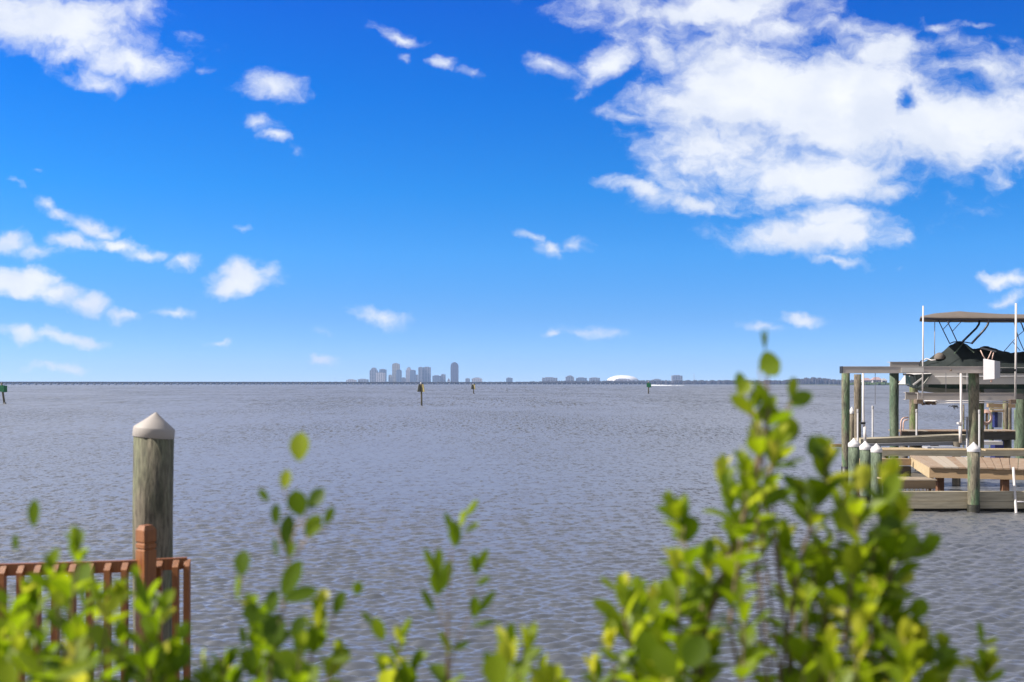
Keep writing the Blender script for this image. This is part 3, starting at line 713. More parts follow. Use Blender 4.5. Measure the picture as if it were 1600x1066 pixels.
for y, px0, px1 in ((626.6, 1444, 1585), (629.6, 1462, 1583)):
    MB().tube([P(px0, y, 35.1), P(px1, y - .4, 35.1)], .020, 10).build('bunk_pipe', M['pvc'], lf)
for px in (1437, 1583):
    for q, dd in ((0, 35.05), (1, 38.2)):
        a = P(px, 624, dd); MB().box(a.x - .08, a.x + .1, dd, dd + .3, a.z - .14, a.z - .01).build('cradle_bracket', M['barn'], lf)
# marine growth clumps
mb = MB(); r = random.Random(2)
for k in range(34):
    p_ = P(1440 + r.random() * 23, 627 + r.random() * 5, 35.25 + r.random() * .2); s_ = r.uniform(.02, .05)
    mb.lathe(p_, [(.001, -s_), (s_*1.2, -s_*.2), (s_, s_*.5), (.001, s_)], 6)
mb.build('growth', M['barn'], lf)
mb = MB()
for k in range(26):
    p_ = P(1492 + r.gauss(0, 2.5), 634, 35.6); e = p_ + Vector((r.gauss(0, .09), r.gauss(0, .05), -r.uniform(.03, .14)))
    mb.tube([p_, (p_ + e) / 2 + Vector((r.gauss(0,.01), 0, .01)), e], .012, 5, .003)
mb.build('rope_tangle', M['black'], lf)
for (px, y0, y1, dd, rr_, mm) in ((1442.3, 478, 623, 35.0, 1.15, 'pvc'), (1587.3, 474, 623, 35.0, 1.6, 'pvc')):
    MB().tube([P(px + .2, y0, dd), P(px, (y0+y1)/2, dd), P(px - .9, y1, dd)], rr_ * dd / F, 12).build('guide_pole', M[mm], lf)
# hanging guide poles with sleeves
for (px, dd, kx) in ((1348.6, 33.3, 1.0), (1501.4, 33.3, -1.0)):
    MB().tube([P(px, 583.5, dd), P(px + .3, 640, dd), P(px + .6 , 655, dd), P(px + (1.5 if kx>0 else -.9), 668, dd)], 1.75 * dd / F, 12).build('guide_pole', M['pvc'], lf)
    MB().tube([P(px + (2.4 if kx>0 else -1.0), 666, dd-.05), P(px + (3.2 if kx>0 else -.6), 692, dd-.05)], 2.4 * dd / F, 12).build('pole_sleeve', M['pvc'], lf)
    a = P(px + .8, 661.5, dd - .08); MB().box(a.x - .09, a.x + .05, dd - .1, dd + .04, a.z - .03, a.z + .03).build('clamp', M['black' if kx > 0 else 'pvc'], lf)
for px, y0, y1, dd in ((1367.5, 583, 632, 33.6), (1478, 583, 614, 35.1), (1466, 583, 614, 38), (1576, 583, 614, 38), (1511, 583, 614, 35.1)):
    MB().tube([P(px, y0, dd), P(px, y1, dd)], .009, 6).build('lift_cable', M['pvc_g'], lf)
# white motor cover hung on the beam
a = P(1537.4, 560.6, 32.9); b = P(1554.5, 593, 32.6); c_ = P(1563, 565, 33.0)
zt1, zt2, zt3, zb = P(0,560.4,32.9).z, P(0,562.6,32.7).z, P(0,565.4,33.0).z, P(0,593.8,32.8).z
pts = [Vector((a.x, 32.95, 0)), Vector((b.x, 32.62, 0)), Vector((c_.x, 33.0, 0)), Vector((a.x + .2, 33.3, 0))]
tops = [zt1, zt2 - .02, zt3, zt1]
MB().hexa([(p_.x, p_.y, zb + dz) for p_, dz in zip(pts, (0, .02, .05, .03))] + [(p_.x, p_.y, z) for p_, z in zip(pts, tops)]).build('motor_cover', M['white'], lf, bevel=.012)
for x_, dx in ((1540, -8), (1543, 6), (1550, 2.5)):
    MB().tube([P(x_, 562, 33.0), P(x_ + dx*.5, 556, 33.0), P(x_ + dx, 553 - abs(dx)*.7, 33.05)], .014, 6).build('cord', M['hose'], lf)
MB().tube([P(1549, 592, 32.8), P(1549, 597.5, 32.8)], .03, 8).build('cover_drain', M['hose'], lf)
MB().beam(P(1564, 578.8, 33.6), P(1586, 578.6, 33.6), .1, .07).build('drive_shaft', M['black'], lf)
# grey pipes standing by
pp = 'grey pvc pipes standing between the lift pilings'
for px, y0, y1, dd, lab, mm in ((1340.3, 640, 690, 36.2, 'short grey pipe beside the thin white capped piling', 'pvc_g'), (1363.5, 634.5, 688, 40.5, 'faint pale pipe between white guide pole and green piling', 'pvc_g'), (1432.2, 640, 681, 41.5, 'grey pipe against the right side of the brown lift piling', 'pvc_g'), (1511, 652, 682, 36, 'short grey pipe beside the large middle lift piling', 'pvc_g'), (1530.2, 641, 720, 32.5, 'tall grey pipe right of the large middle lift piling', 'pvc_g')):
    t = thing('pipe', P(px, y1, dd), lab, 'pipe', pp)
    zb_ = -1.2
    MB().tube([(P(px, y1, dd).x, dd, zb_), P(px, y0, dd)], 1.5 * dd / F, 12).build('pipe_shaft', M[mm], t)
    p_ = P(px, y0, dd); MB().lathe(p_, [(1.75*dd/F, -.10), (1.75*dd/F, .0), (1.3*dd/F, .012), (.001, .013)], 12).build('collar', M['pvc_g'], t)

# ------------------------------------------------------------------ the covered boat on the lift
bt = thing('motor_boat', (16, 36.6, 2.75), 'motor boat under a dark green cover with tan sun canopy raised on the lift', 'boat')
D0 = 35.45; D1 = 37.9; DM = (D0 + D1) / 2
def zat(y, d): return EYE + (HY - y) / F * d
# hull loft: x stations, half-breadth, keel z
XB = P(1443, 0, D0).x; XE = 19.6
st_ = [(XB - .10, .12, zat(584, D0), zat(586, D0)), (XB + .05, .55, zat(584, D0), zat(601, D0)), (XB + .30, .85, zat(584, D0), zat(608, D0)), (XB + .9, 1.1, zat(584, D0), zat(612.2, D0)), (XB + 2.2, 1.22, zat(584, D0), zat(612.6, D0)), (XE, 1.2, zat(584, D0), zat(612.6, D0))]
zt_h = zat(574, D0)
zmid = zat(600, D0)
low = MB(); up = MB(); vl = []; vu = []
for (x, hb, z1, zk) in st_:
    zm = max(zmid, zk + .01)
    vl += [(x, DM - hb, zm), (x, DM - hb*.93, (zm+zk)/2 - .03), (x, DM - hb*.35, zk - .02), (x, DM, zk - .06), (x, DM + hb*.35, zk - .02), (x, DM + hb*.93, (zm+zk)/2 - .03), (x, DM + hb, zm)]
low.add(vl, [(i*7+j, (i+1)*7+j, (i+1)*7+j+1, i*7+j+1) for i in range(5) for j in range(6)] + [tuple(range(7)), tuple(range(35, 42))[::-1]])
low.build('hull', M['hullg'], bt)
xs_top = [XB + .42, XB + 2.2, XE]; xs_bot = [XB + .03, XB + 2.2, XE]
for (xt, xb_) in zip(xs_top, xs_bot): vu += [(xb_, DM - (1.10 if xb_ < XB+1 else 1.235), zmid - .01), (xt, DM - (1.14 if xb_ < XB+1 else 1.25), zt_h), (xt, DM + 1.2, zt_h), (xb_, DM + 1.2, zmid - .01)]
up.add(vu, [(i*4+j, (i+1)*4+j, (i+1)*4+(j+1)%4, i*4+(j+1)%4) for i in range(2) for j in range(4)] + [(0,1,2,3), (11,10,9,8)])
up.build('topside', M['hull'], bt)
MB().tube([(XB + .35, DM - 1.27, zat(588.5, D0)), (XE, DM - 1.27, zat(588, D0))], .018, 8).build('rub_rail', M['pvc_g'], bt)
# dark bow flap and its pale strut
MB().prism([P(1430, 585.5, D0+.25), P(1457, 584, D0+.05), P(1443, 604, D0+.05), P(1433, 606, D0+.3)], (0, .5, 0)).build('bow_flap', M['cover'], bt)
MB().beam(P(1427, 601.5, D0-.1), P(1441, 591, D0-.1), .05, .045).build('bow_strut', M['alu_l'], bt)
MB().tube([P(1411, 585, D0+.4), P(1424, 586, D0+.4), P(1432, 588, D0+.4)], .03, 8).build('anchor', M['black'], bt)
# cover: ridged canvas
prof = [(1436,571),(1441,566),(1449,563.5),(1457,557),(1470,550.5),(1483,541.5),(1491,536),(1497,533),(1504,534.5),(1511,538.5),(1521,545),(1530,543.5),(1536,541),(1545,541.5),(1556,544.5),(1566,548.5),(1580,550.5),(1600,549),(1640,551),(1700,556)]
def pint(tab, x):
    for (a, ya), (b, yb) in zip(tab, tab[1:]):
        if a <= x <= b: return ya + (yb - ya) * (x - a) / (b - a)
    return tab[0][1] if x < tab[0][0] else tab[-1][1]
nx, ny = 90, 22; vs = []; r = random.Random(8)
from mathutils import noise as mnoise
zedge = zat(575, D0)
for i in range(nx):
    px = 1436 + (1700 - 1436) * i / (nx - 1); x = P(px, 0, DM).x; zr = zat(pint(prof, px), DM)
    hb = min(1.24, .25 + 1.0 * ((px - 1436) / 45) ** .6)
    for j in range(ny):
        s = -1 + 2 * j / (ny - 1); a_ = abs(s)
        z = zedge + (zr - zedge) * (1 - a_ ** 1.5)
        sag = -.05 * math.sin(a_ * math.pi)
        wr = mnoise.noise(Vector((x * 4.5, s * 2.2, 3))) * .045 + mnoise.noise(Vector((x * 11, s * 5, 9))) * .018
        vs.append((x + .03 * mnoise.noise(Vector((x*3, s*6, 1))), DM + s * hb, z + sag + wr * (1 - a_ * .5)))
MB().add(vs, [(i*ny+j, (i+1)*ny+j, (i+1)*ny+j+1, i*ny+j+1) for i in range(nx-1) for j in range(ny-1)], True).build('boat_cover', M['cover'], bt)
vs = []  # skirt of the cover over the gunwale, near side and far side
for sgn in (-1, 1):
    mb = MB(); vs = []
    for i in range(60):
        px = 1441 + 255 * i / 59; x = P(px, 0, DM).x; hb = min(1.26, .25 + 1.02 * ((px - 1436) / 45) ** .6)
        vs += [(x, DM + sgn * hb * .98, zedge + .02), (x, DM + sgn * (hb + .03), zedge - .05 - .02 * math.sin(i * .9)), (x, DM + sgn * (hb + .02), zat(583.5, D0))]
    mb.add(vs, [(i*3+j, (i+1)*3+j, (i+1)*3+j+1, i*3+j+1) for i in range(59) for j in range(2)], True).build('cover_skirt', M['cover'], bt)
for pts in ([P(1505, 536, D0+.9), P(1497, 546, D0+.45), P(1491, 553, D0+.2)], [P(1509, 539, D0+.9), P(1516, 546, D0+.5), P(1522, 551, D0+.2)]):
    MB().tube(pts, .018, 8).build('cover_strap', M['pile_g'], bt)
MB().prism([P(1533, 542.8, D0+.75), P(1557, 549.0, D0+.62), P(1556, 550.8, D0+.6), P(1533, 545, D0+.7)], (0,.05,.02)).build('pale_panel', M['cap'], bt)
mb = MB(); mb.tube([P(1443, 563, D0+.9), P(1448, 560.5, D0+.9), P(1455, 563, D0+.8), P(1462, 562.5, D0+.7)], .022, 8).build('bow_rail', M['pvc'], bt)
MB().tube([P(1436, 571, D0+.9), P(1438, 565, D0+.9), P(1444, 562, D0+.9)], .018, 8).build('bow_rail', M['frame'], bt)
p_ = P(1468, 555, D0+.9); MB().lathe(p_ - Vector((0,0,.13)), [(.16, 0), (.17, .08), (.12, .17), (.04, .21), (.001, .215)], 14).build('bow_seat_cover', M['bimini'], bt)
# canopy
tp = [(1438,495.5),(1442,494),(1458,490.2),(1475,488.6),(1497,486.8),(1515,488.4),(1538,489.8),(1560,491),(1600,491.8),(1660,493),(1700,497)]
nx, ny = 50, 15; vs = []; th = .022
for lay in (0, 1):
    for i in range(nx):
        px = 1438 + 262 * i / (nx - 1); x = P(px, 0, DM).x; zr = zat(pint(tp, px), DM) - lay * th
        ze = zat(pint([(1438,495.6),(1460,496.6),(1700,498)], px), D0 + .15) - lay * th
        for j in range(ny):
            s = -1 + 2 * j / (ny - 1); z = zr + (min(ze, zr) - zr) * abs(s) ** 2.2
            vs.append((x + .36 * s * max(0, 1 - i / 14), DM + s * 1.08, z + .008 * mnoise.noise(Vector((x*3, s*3, 0)))))
n0 = nx * ny
fs = [(i*ny+j, (i+1)*ny+j, (i+1)*ny+j+1, i*ny+j+1) for i in range(nx-1) for j in range(ny-1)]
fs += [tuple(n0 + q for q in f)[::-1] for f in fs]
fs += [(i*ny, (i+1)*ny, n0+(i+1)*ny, n0+i*ny) for i in range(nx-1)] + [(i*ny+ny-1, (i+1)*ny+ny-1, n0+(i+1)*ny+ny-1, n0+i*ny+ny-1) for i in range(nx-1)]
fs += [(j, j+1, n0+j+1, n0+j) for j in range(ny-1)] + [((nx-1)*ny+j, (nx-1)*ny+j+1, n0+(nx-1)*ny+j+1, n0+(nx-1)*ny+j) for j in range(ny-1)]
MB().add(vs, fs, True).build('canopy', M['bimini'], bt)
for dd in (D0 + .15, DM + 1.05):
    MB().tube([P(1438, 497, dd), P(1460, 499.3, dd), P(1520, 500, dd), P(1700, 501.5, dd)], .022, 8).build('canopy_edge_tube', M['frame'], bt)
N_, F_ = D0 + .15, DM + .95
for dd, pts, rr_ in ((F_,[(1466,500),(1473,515),(1484,537)],.017), (N_,[(1479,500),(1487,516),(1495.5,534)],.017), (F_,[(1486,500.5),(1484,503.5),(1473.5,515)],.012), (N_,[(1502.5,500.5),(1501.5,503),(1488,518)],.012),
        (F_,[(1531,500),(1529.5,507),(1525.5,513),(1504,534)],.036), (N_,[(1545.5,500),(1543,508),(1538,515.5),(1518,537)],.036),
        (F_,[(1584,500.5),(1586.5,512),(1592,530),(1600,548)],.015), (N_,[(1593,500.5),(1597,508),(1600,517)],.02), (N_,[(1600,517),(1590,525),(1569,549)],.012), (N_,[(1640,501),(1636,520),(1620,550)],.02), (F_,[(1583,535),(1594,548)],.012)):
    MB().tube([P(a_, b_, dd) for a_, b_ in pts], rr_, 8).build('canopy_frame', M['frame'], bt)
MB().tube([P(1460.5, 500, D0+.3), P(1460.3, 555, D0+.3)], .013, 6).build('antenna', M['roofm'], bt)
MB().tube([P(1484,537,D0+.5), P(1490,534.5,D0+.7), P(1500,534,D0+1.0), P(1510,535,D0+.7), P(1520,537,D0+.5)], .018, 8).build('grab_rail', M['frame'], bt)

# ------------------------------------------------------------------ small things round the dock
ld = thing('dock_ladder', P(1586, 802, 26.3), 'white ladder leaning into the water at the right edge of the planked dock', 'ladder')
for px in (1586, 1606):
    MB().tube([P(px - 2.6, 731, 27.0), P(px - 2.2, 740, 26.9), P(px + 1.7, 801, 26.35), P(px + 2.6, 815, 26.3)], .030, 12).build('side_rail', M['pvc'], ld)
for y, dx in ((784, .6), (765, -.6), (747, -1.6)):
    if y == 784: MB().tube([P(1586 + dx, y, 26.5), P(1606 + dx, y + .4, 26.5)], .017, 8).build('rung', M['white'], ld)
rl = thing('grab_rail', P(1413, 680, 41.8), 'bent metal handrail loop on the left end of the rear dock', 'handrail')
MB().tube([P(1407.5, 680, 41.8), P(1407.7, 660, 41.8), P(1409, 655.5, 41.8), P(1412, 653, 41.8), P(1419, 652.3, 41.9)], .028, 10).build('rail', M['hose'], rl)
MB().tube([P(1411.5, 680, 42.6), P(1411.5, 661, 42.6), P(1413, 657, 42.6), P(1419, 656, 42.6)], .026, 10).build('rail', M['hose'], rl)
G2 = 'pilings seen through the lift under the cradle'
piling(1549, 50, 7.0, 630, M['pile_g'], 'pale green background piling right of the coiled hose', G2)
piling(1571, 49, 8.0, 626, M['pile_b'], 'yellow green background piling with dark growth under the cradle', G2)
piling(1577.5, 50.5, 6.0, 627, M['pile_b'], 'brown background piling just right of the yellow green one', G2)
piling(1586.5, 48, 4.0, 640, M['pile_g'], 'thin pale background piling against the large green lift piling', G2)
piling(1505.5, 49, 2.6, 632, M['pile_b'], 'very thin background piling left of the large middle lift piling', G2)
t = thing('coiled_hose', P(1541.5, 662, 44.3), 'pinkish hose coiled and hung at the rear dock beside the middle pilings', 'hose')
cpt = P(1541.5, 652.5, 44.3); mb = MB()
for q in range(4):
    rad_ = .17 + q * .028; mb.tube([cpt + Vector((math.cos(th_) * rad_, q * .03, math.sin(th_) * rad_ * 1.15)) for th_ in [2 * math.pi * i / 20 for i in range(21)]], .024, 8, cap=False)
mb.build('hose_coil', M['hose'], t)
MB().tube([cpt + Vector((.05, .09, .2)), cpt + Vector((.04, .1, -.6))], .05, 8).build('hanger_post', M['beam_b'], t)
t = thing('fish_table', P(1556, 672, 44), 'small navy and white cabinet on the rear dock under the cradle', 'cabinet')
a, b = P(1554, 644, 44.5), P(1559, 666, 44.5)
MB().box(a.x, b.x, 44.5, 44.7, 1.29, a.z).build('side_panel', M['blue'], t)
MB().box(b.x + .003, P(1566, 0, 44.5).x, 44.52, 44.7, 1.29, a.z - .02).build('door', M['pvc_g'], t)
MB().box(P(1550,0,44.4).x, P(1569,0,44.4).x, 44.4, 44.8, a.z + .003, a.z + .07).build('top', M['beam_b'], t)
t = thing('bow_fixture', P(1560, 632, 48), 'low brown roof beam on the background pilings under the cradle', 'beam')
MB().beam(P(1543, 633.5, 49.4), P(1590, 634.5, 49.4), .2, .16).build('beam', M['beam_b'], t)
MB().beam(P(1546, 638.5, 49.35), P(1570, 638.5, 49.35), .1, .08).build('rail', M['beam_tan'], t)

# ------------------------------------------------------------------ own deck with orange-brown railing
dp = thing('wooden_deck', (-4, 5.3, .9), 'stained wooden deck platform carrying the orange brown railing', 'deck')
mb = MB(); y = 3.7
while y < 7.35: mb.box(-5.2, -2.06, y, y + .135, .90, .935); y += .142
mb.build('deck_planks', M['plank_d'], dp)
MB().box(-5.2, -2.04, 7.36, 7.40, .70, .93).build('fascia', M['stain'], dp)
for xx in (-5.1, -3.6, -2.2):
    MB().box(xx-.07, xx+.07, 7.1, 7.24, -1.5, .895).build('post', M['pile'], dp)
rg = thing('deck_railing', (-2.3, 7.1, .94), 'orange brown stained railing with square balusters and a grooved newel post', 'railing')
dP = 7.1; pc = P(228.3, 0, dP)
ang = R(-38); ca, sa = math.cos(ang), math.sin(ang); Zt = zat(820, dP); hw = .0445
Zrot = Matrix.Rotation(R(38), 3, 'Z').to_4x4()
def sq(z, h): return [Vector((pc.x, dP, z)) + Matrix.Rotation(R(-38), 3, 'Z') @ Vector((sx*h, sy*h, 0)) for sx, sy in ((-1,-1),(1,-1),(1,1),(-1,1))]
prof_p = [(.94, hw), (zat(859.5, dP), hw), (zat(858, dP), hw*.84), (zat(856.8, dP), hw*.84), (zat(855.5, dP), hw*1.0), (zat(850, dP), hw*1.0), (zat(848.5, dP), hw*.84), (zat(847.2, dP), hw*.84), (zat(845.5, dP), hw), (zat(828, dP), hw), (zat(820.5, dP), hw*.62)]
vs = []
for z, h in prof_p: vs += sq(z, h)
n = len(prof_p)
MB().add(vs, [(i*4+j, i*4+(j+1)%4, (i+1)*4+(j+1)%4, (i+1)*4+j) for i in range(n-1) for j in range(4)] + [(0,3,2,1), tuple(range((n-1)*4, n*4))]).build('newel_post', M['stain'], rg)
def rail(a, b, nm, wd=.038, h=.072): MB().beam(a, b, wd, h).build(nm, M['stain'], rg)
La = Vector((P(-70, 0, 6.86).x, 6.86 + .045, 0)); Lb = Vector((P(215, 0, 7.06).x, 7.06 + .045, 0))
zr = zat(888.5, 7.0)
rail(La + Vector((0,0,zr)), Lb + Vector((0,0,zr)), 'top_rail'); rail(La + Vector((0,0,1.04)), Lb + Vector((0,0,1.04)), 'bottom_rail')
Ra = Vector((P(240, 0, 7.17).x, 7.17 + .045, 0)); Rb = Vector((P(289, 0, 7.24).x, 7.24 + .045, 0))
rail(Ra + Vector((0,0,zr-.010)), Rb + Vector((0,0,zr-.010)), 'top_rail'); rail(Ra + Vector((0,0,1.06)), Rb + Vector((0,0,1.06)), 'bottom_rail')
Rc = Rb + Vector((.012, 1.6, 0)); 
def baluster(px, d, par, ztop):
    x = P(px, 0, d).x; h = .019; z1 = ztop - .008; y0 = d; zb = 1.0
    # front (camera side) bevelled top: higher at the rail side
    MB().hexa([(x-h, y0-h*2, zb), (x+h, y0-h*2, zb), (x+h, y0, zb), (x-h, y0, zb), (x-h, y0-h*2, z1-.042), (x+h, y0-h*2, z1-.042), (x+h, y0, z1), (x-h, y0, z1)]).build('baluster', M['stain'], par, bevel=.0015)
for px in (-48, -21, 6, 34, 60.5, 88, 115, 142.5, 170, 196.5):
    f = (px + 70) / 285; yy = 6.86 + .2 * f + .022
    baluster(px, yy, rg, zr + .036)
for px, yy in ((250, 7.20), (276, 7.235)): baluster(px, yy, rg, zr + .026)
baluster(293.5, 7.27, rg, zr + .026)

# ------------------------------------------------------------------ mangrove shrubs
def leaf_material():
    m = bpy.data.materials.new('leaf'); m.use_nodes = True; t = NT(m.node_tree); t.n.clear()
    at = t.new('ShaderNodeAttribute', attribute_name='tone'); tone = at.outputs['Fac']
    col = t.ramp(tone, [(0.0, (.038,.072,.004)), (.35, (.100,.160,.006)), (.65, (.18,.25,.012)), (.88, (.31,.37,.02)), (1.0, (.50,.46,.05))])
    tr = t.ramp(tone, [(0.0, (.095,.18,.004)), (.4, (.27,.40,.007)), (.7, (.40,.51,.010)), (1.0, (.70,.68,.06))])
    b = t.new('ShaderNodeBsdfPrincipled'); t.l.new(col, b.inputs['Base Color']); b.inputs['Roughness'].default_value = .44; b.inputs['Specular IOR Level'].default_value = .4
    tl = t.new('ShaderNodeBsdfTranslucent'); t.l.new(tr, tl.inputs[0])
    mx = t.new('ShaderNodeMixShader'); mx.inputs[0].default_value = .56
    t.l.new(b.outputs[0], mx.inputs[1]); t.l.new(tl.outputs[0], mx.inputs[2])
    o = t.new('ShaderNodeOutputMaterial'); t.l.new(mx.outputs[0], o.inputs[0]); return m
M['leaf'] = leaf_material()
ROWS = 8
class Foliage:
    def __init__(s): s.v = []; s.f = []; s.t = []
    def leaf(s, base, direc, nrm, L, W, tone, curl=.12, fold=.18):
        d = direc.normalized(); n = (nrm - d * nrm.dot(d)).normalized(); sd = d.cross(n)
        b = len(s.v)
        for i in range(ROWS + 1):
            t_ = i / ROWS
            wdt = W / 2 * (math.sin(math.pi * min(1, (t_ ** 1.12))) ** .62 if 0 < t_ < 1 else 0) * (1 + .12 * (t_ - .5))
            c = base + d * (L * (t_ * (1 - .04 * curl))) - n * (curl * L * t_ * t_)
            for k in (-1, -.5, 0, .5, 1):
                s.v.append(c + sd * (wdt * k) + n * (abs(k) ** 1.3 * wdt * fold * 2))
        for i in range(ROWS):
            for k in range(4):
                s.f.append((b + i*5 + k, b + i*5 + k + 1, b + (i+1)*5 + k + 1, b + (i+1)*5 + k)); s.t.append(tone)
    def build(s, name, parent):
        o0 = wloc(parent); me = bpy.data.meshes.new(name)
        me.from_pydata([tuple(p - o0) for p in s.v], [], s.f)
        a = me.attributes.new('tone', 'FLOAT', 'FACE'); a.data.foreach_set('value', s.t)
        me.polygons.foreach_set('use_smooth', [True] * len(s.f)); me.materials.append(M['leaf']); me.update()
        o = bpy.data.objects.new(name, me); COL.objects.link(o); o.parent = parent; return o
def spline(pts, n):
    out = []; k = len(pts)
    for i in range(k - 1):
        p0, p1, p2, p3 = pts[max(i-1,0)], pts[i], pts[i+1], pts[min(i+2,k-1)]
        for j in range(n):
            t = j / n
            out.append(.5 * ((2*p1) + (p2-p0)*t + (2*p0-5*p1+4*p2-p3)*t*t + (3*p1-p0-3*p2+p3)*t*t*t))
    out.append(pts[-1]); return out
class Shrub:
    def __init__(s, name, base, label, group, seed, tone):
        s.t = thing(name, base, label, 'shrub', group); s.fo = Foliage(); s.st = MB(); s.tw = MB(); s.r = random.Random(seed); s.tone = tone; s.base = Vector(base)
    def shoot(s, pix, d, L=.061, step=.025, tone=None, bare=0.0, dd=0.0, thick=.0032, up=.62, wr=.62, droot=None):
        """stem through the given points (tip first) and down to the root; leaf pairs set crosswise along it"""
        r = s.r; tone = s.tone if tone is None else tone
        pts = [P(px, py, d + dd * i + r.uniform(-.015, .015)) for i, (px, py) in enumerate(pix)]
        last = pts[-1]; root = s.base + Vector((r.uniform(-.12,.12), r.uniform(-.08,.08), 0))
        down = [last.lerp(root, .4) + Vector((r.uniform(-.03,.03), 0, 0)), root]
        path = spline(pts, 8); full = path + down
        s.st.tube(full, [thick * (.35 + .65 * min(1, i / 30)) for i in range(len(full))], 6)
        acc_ = 0; nxt = .012 * r.random(); az = r.uniform(0, math.pi); k = 0
        tot = sum((path[i+1] - path[i]).length for i in range(len(path) - 1))
        for i in range(len(path) - 1):
            a, b = path[i], path[i+1]; seg = (b - a).length
            while nxt < acc_ + seg:
                p = a.lerp(b, (nxt - acc_) / seg); t_up = (a - b).normalized()
                age = min(1, nxt / .16)
                if nxt / tot < bare: pass
                elif r.random() < .93:
                    ref = Vector((0, 1, 0)) if abs(t_up.y) < .8 else Vector((1, 0, 0))
                    e1 = t_up.cross(ref).normalized(); e2 = t_up.cross(e1)
                    for sg in (0, 1):
                        if r.random() < .1: continue
                        th = az + sg * math.pi + r.gauss(0, .22)
                        o_ = e1 * math.cos(th) + e2 * math.sin(th)
                        open_ = R(20 + 42 * age + r.gauss(0, 11)) 
                        d_ = t_up * math.cos(open_) + o_ * math.sin(open_) + Vector((0, 0, .15 * up))
                        n_ = t_up * math.sin(open_) - o_ * math.cos(open_) + Vector((r.gauss(0,.28), r.gauss(0,.28), r.gauss(0,.2)))
                        LL = L * (.55 + .45 * min(1, age * 2.2)) * r.uniform(.78, 1.12)
                        tn = tone + .30 * (1 - age) ** 2 + r.gauss(0, .13)
                        if r.random() < .035: tn = .97
                        pet = p + d_.normalized() * LL * .12
                        s.fo.leaf(pet, d_, n_, LL, LL * wr * r.uniform(.85, 1.12), max(0, min(1, tn)), r.uniform(-.05, .22), r.uniform(.05, .3))
                        s.tw.tube([p, pet], .0011, 4, cap=False)
                nxt += step * r.uniform(.8, 1.3) * (1 if age > .3 else .75); az += math.pi / 2 + r.gauss(0, .25)
            acc_ += seg
    def hero(s, px, py, w, h, ang, tone, d, turn=0.0, stem=None):
        """one traced leaf: centre pixel, length/width in pixels, angle from vertical (clockwise), turned about its own axis by turn"""
        k = d / F; a = R(ang); L = h * k; W = w * k
        dv = Vector((math.sin(a), s.r.gauss(0, .12), math.cos(a))); base = P(px, py, d) - Vector((math.sin(a), 0, math.cos(a))) * L / 2
        side = Vector((math.cos(a), 0, -math.sin(a)))
        n = Vector((0, -1, .0)) + side * math.tan(R(turn)) + Vector((-.25, 0, .35))
        s.fo.leaf(base, dv, n, L, W / max(.35, math.cos(R(turn))), tone, s.r.uniform(0, .12), .10)
        if stem is not None: s.tw.tube([base, (base + P(*stem, d)) / 2 + Vector((s.r.uniform(-.004,.004), 0, 0)), P(*stem, d)], .0014, 5, cap=False)
    def done(s):
        s.fo.build('foliage', s.t); s.st.build('stem', M['bark'], s.t); tw = s.tw.build('twigs', M['twig'], s.t); tw['kind'] = 'stuff'
GS = 'leafy shrubs along the near bank'
def grow(name_label, bx, d, seed, tone, shoots, heroes=()):
    base = (bx, d + .05, .86); s = Shrub('mangrove_shrub', base, name_label, GS, seed, tone)
    for sh in shoots:
        kw = dict(sh[2]) if len(sh) > 2 else {}
        s.shoot(sh[0], sh[1], **kw)
    for h in heroes: s.hero(*h)
    s.done(); return s
# left shrub
grow('dark green leafy shrub in front of the orange brown railing, at the left edge', -.80, 2.0, 11, .36, [
  ([(122,850),(121,890),(112,950),(100,1100)], 1.95, dict(step=.024)),
  ([(78,885),(80,915),(92,960),(100,1100)], 2.0, {}),
  ([(45,925),(52,950),(60,1000),(70,1110)], 2.05, {}),
  ([(150,915),(150,955),(140,1010),(130,1110)], 2.1, {}),
  ([(182,930),(172,965),(160,1020),(150,1110)], 1.95, dict(tone=.5)),
  ([(215,905),(232,960),(235,1030),(225,1120)], 2.15, dict(tone=.22)),
  ([(255,950),(250,990),(240,1050),(225,1130)], 2.05, dict(tone=.25)),
  ([(278,1000),(262,1040),(240,1120)], 2.0, dict(tone=.22)),
  ([(10,945),(18,1000),(25,1110)], 2.0, dict(tone=.4)),
  ([(30,1000),(40,1040),(50,1120)], 1.8, dict(tone=.55)),
  ([(120,1000),(115,1050),(110,1120)], 1.8, dict(tone=.5)),
  ([(130,930),(128,1000),(120,1100)], 2.3, dict(tone=.28)),
  ([(0,1010),(5,1060),(20,1130)], 1.9, dict(tone=.4)),
  ([(188,985),(192,1030),(190,1110)], 2.1, dict(tone=.28)),
  ([(235,1005),(235,1050),(225,1120)], 1.95, dict(tone=.25)),
 ], [(53,802,20,46,2,.42,2.0,10),(24,848,12,28,-4,.30,2.0,0),(118,1044,22,78,68,.70,1.7,0),(48,1036,20,62,-52,.66,1.7,0),(15,1055,40,44,0,.72,1.65,0),(178,945,20,32,30,.88,1.9,20),(92,935,28,24,0,.85,1.95,0),(222,925,16,60,-22,.2,2.1,10)])
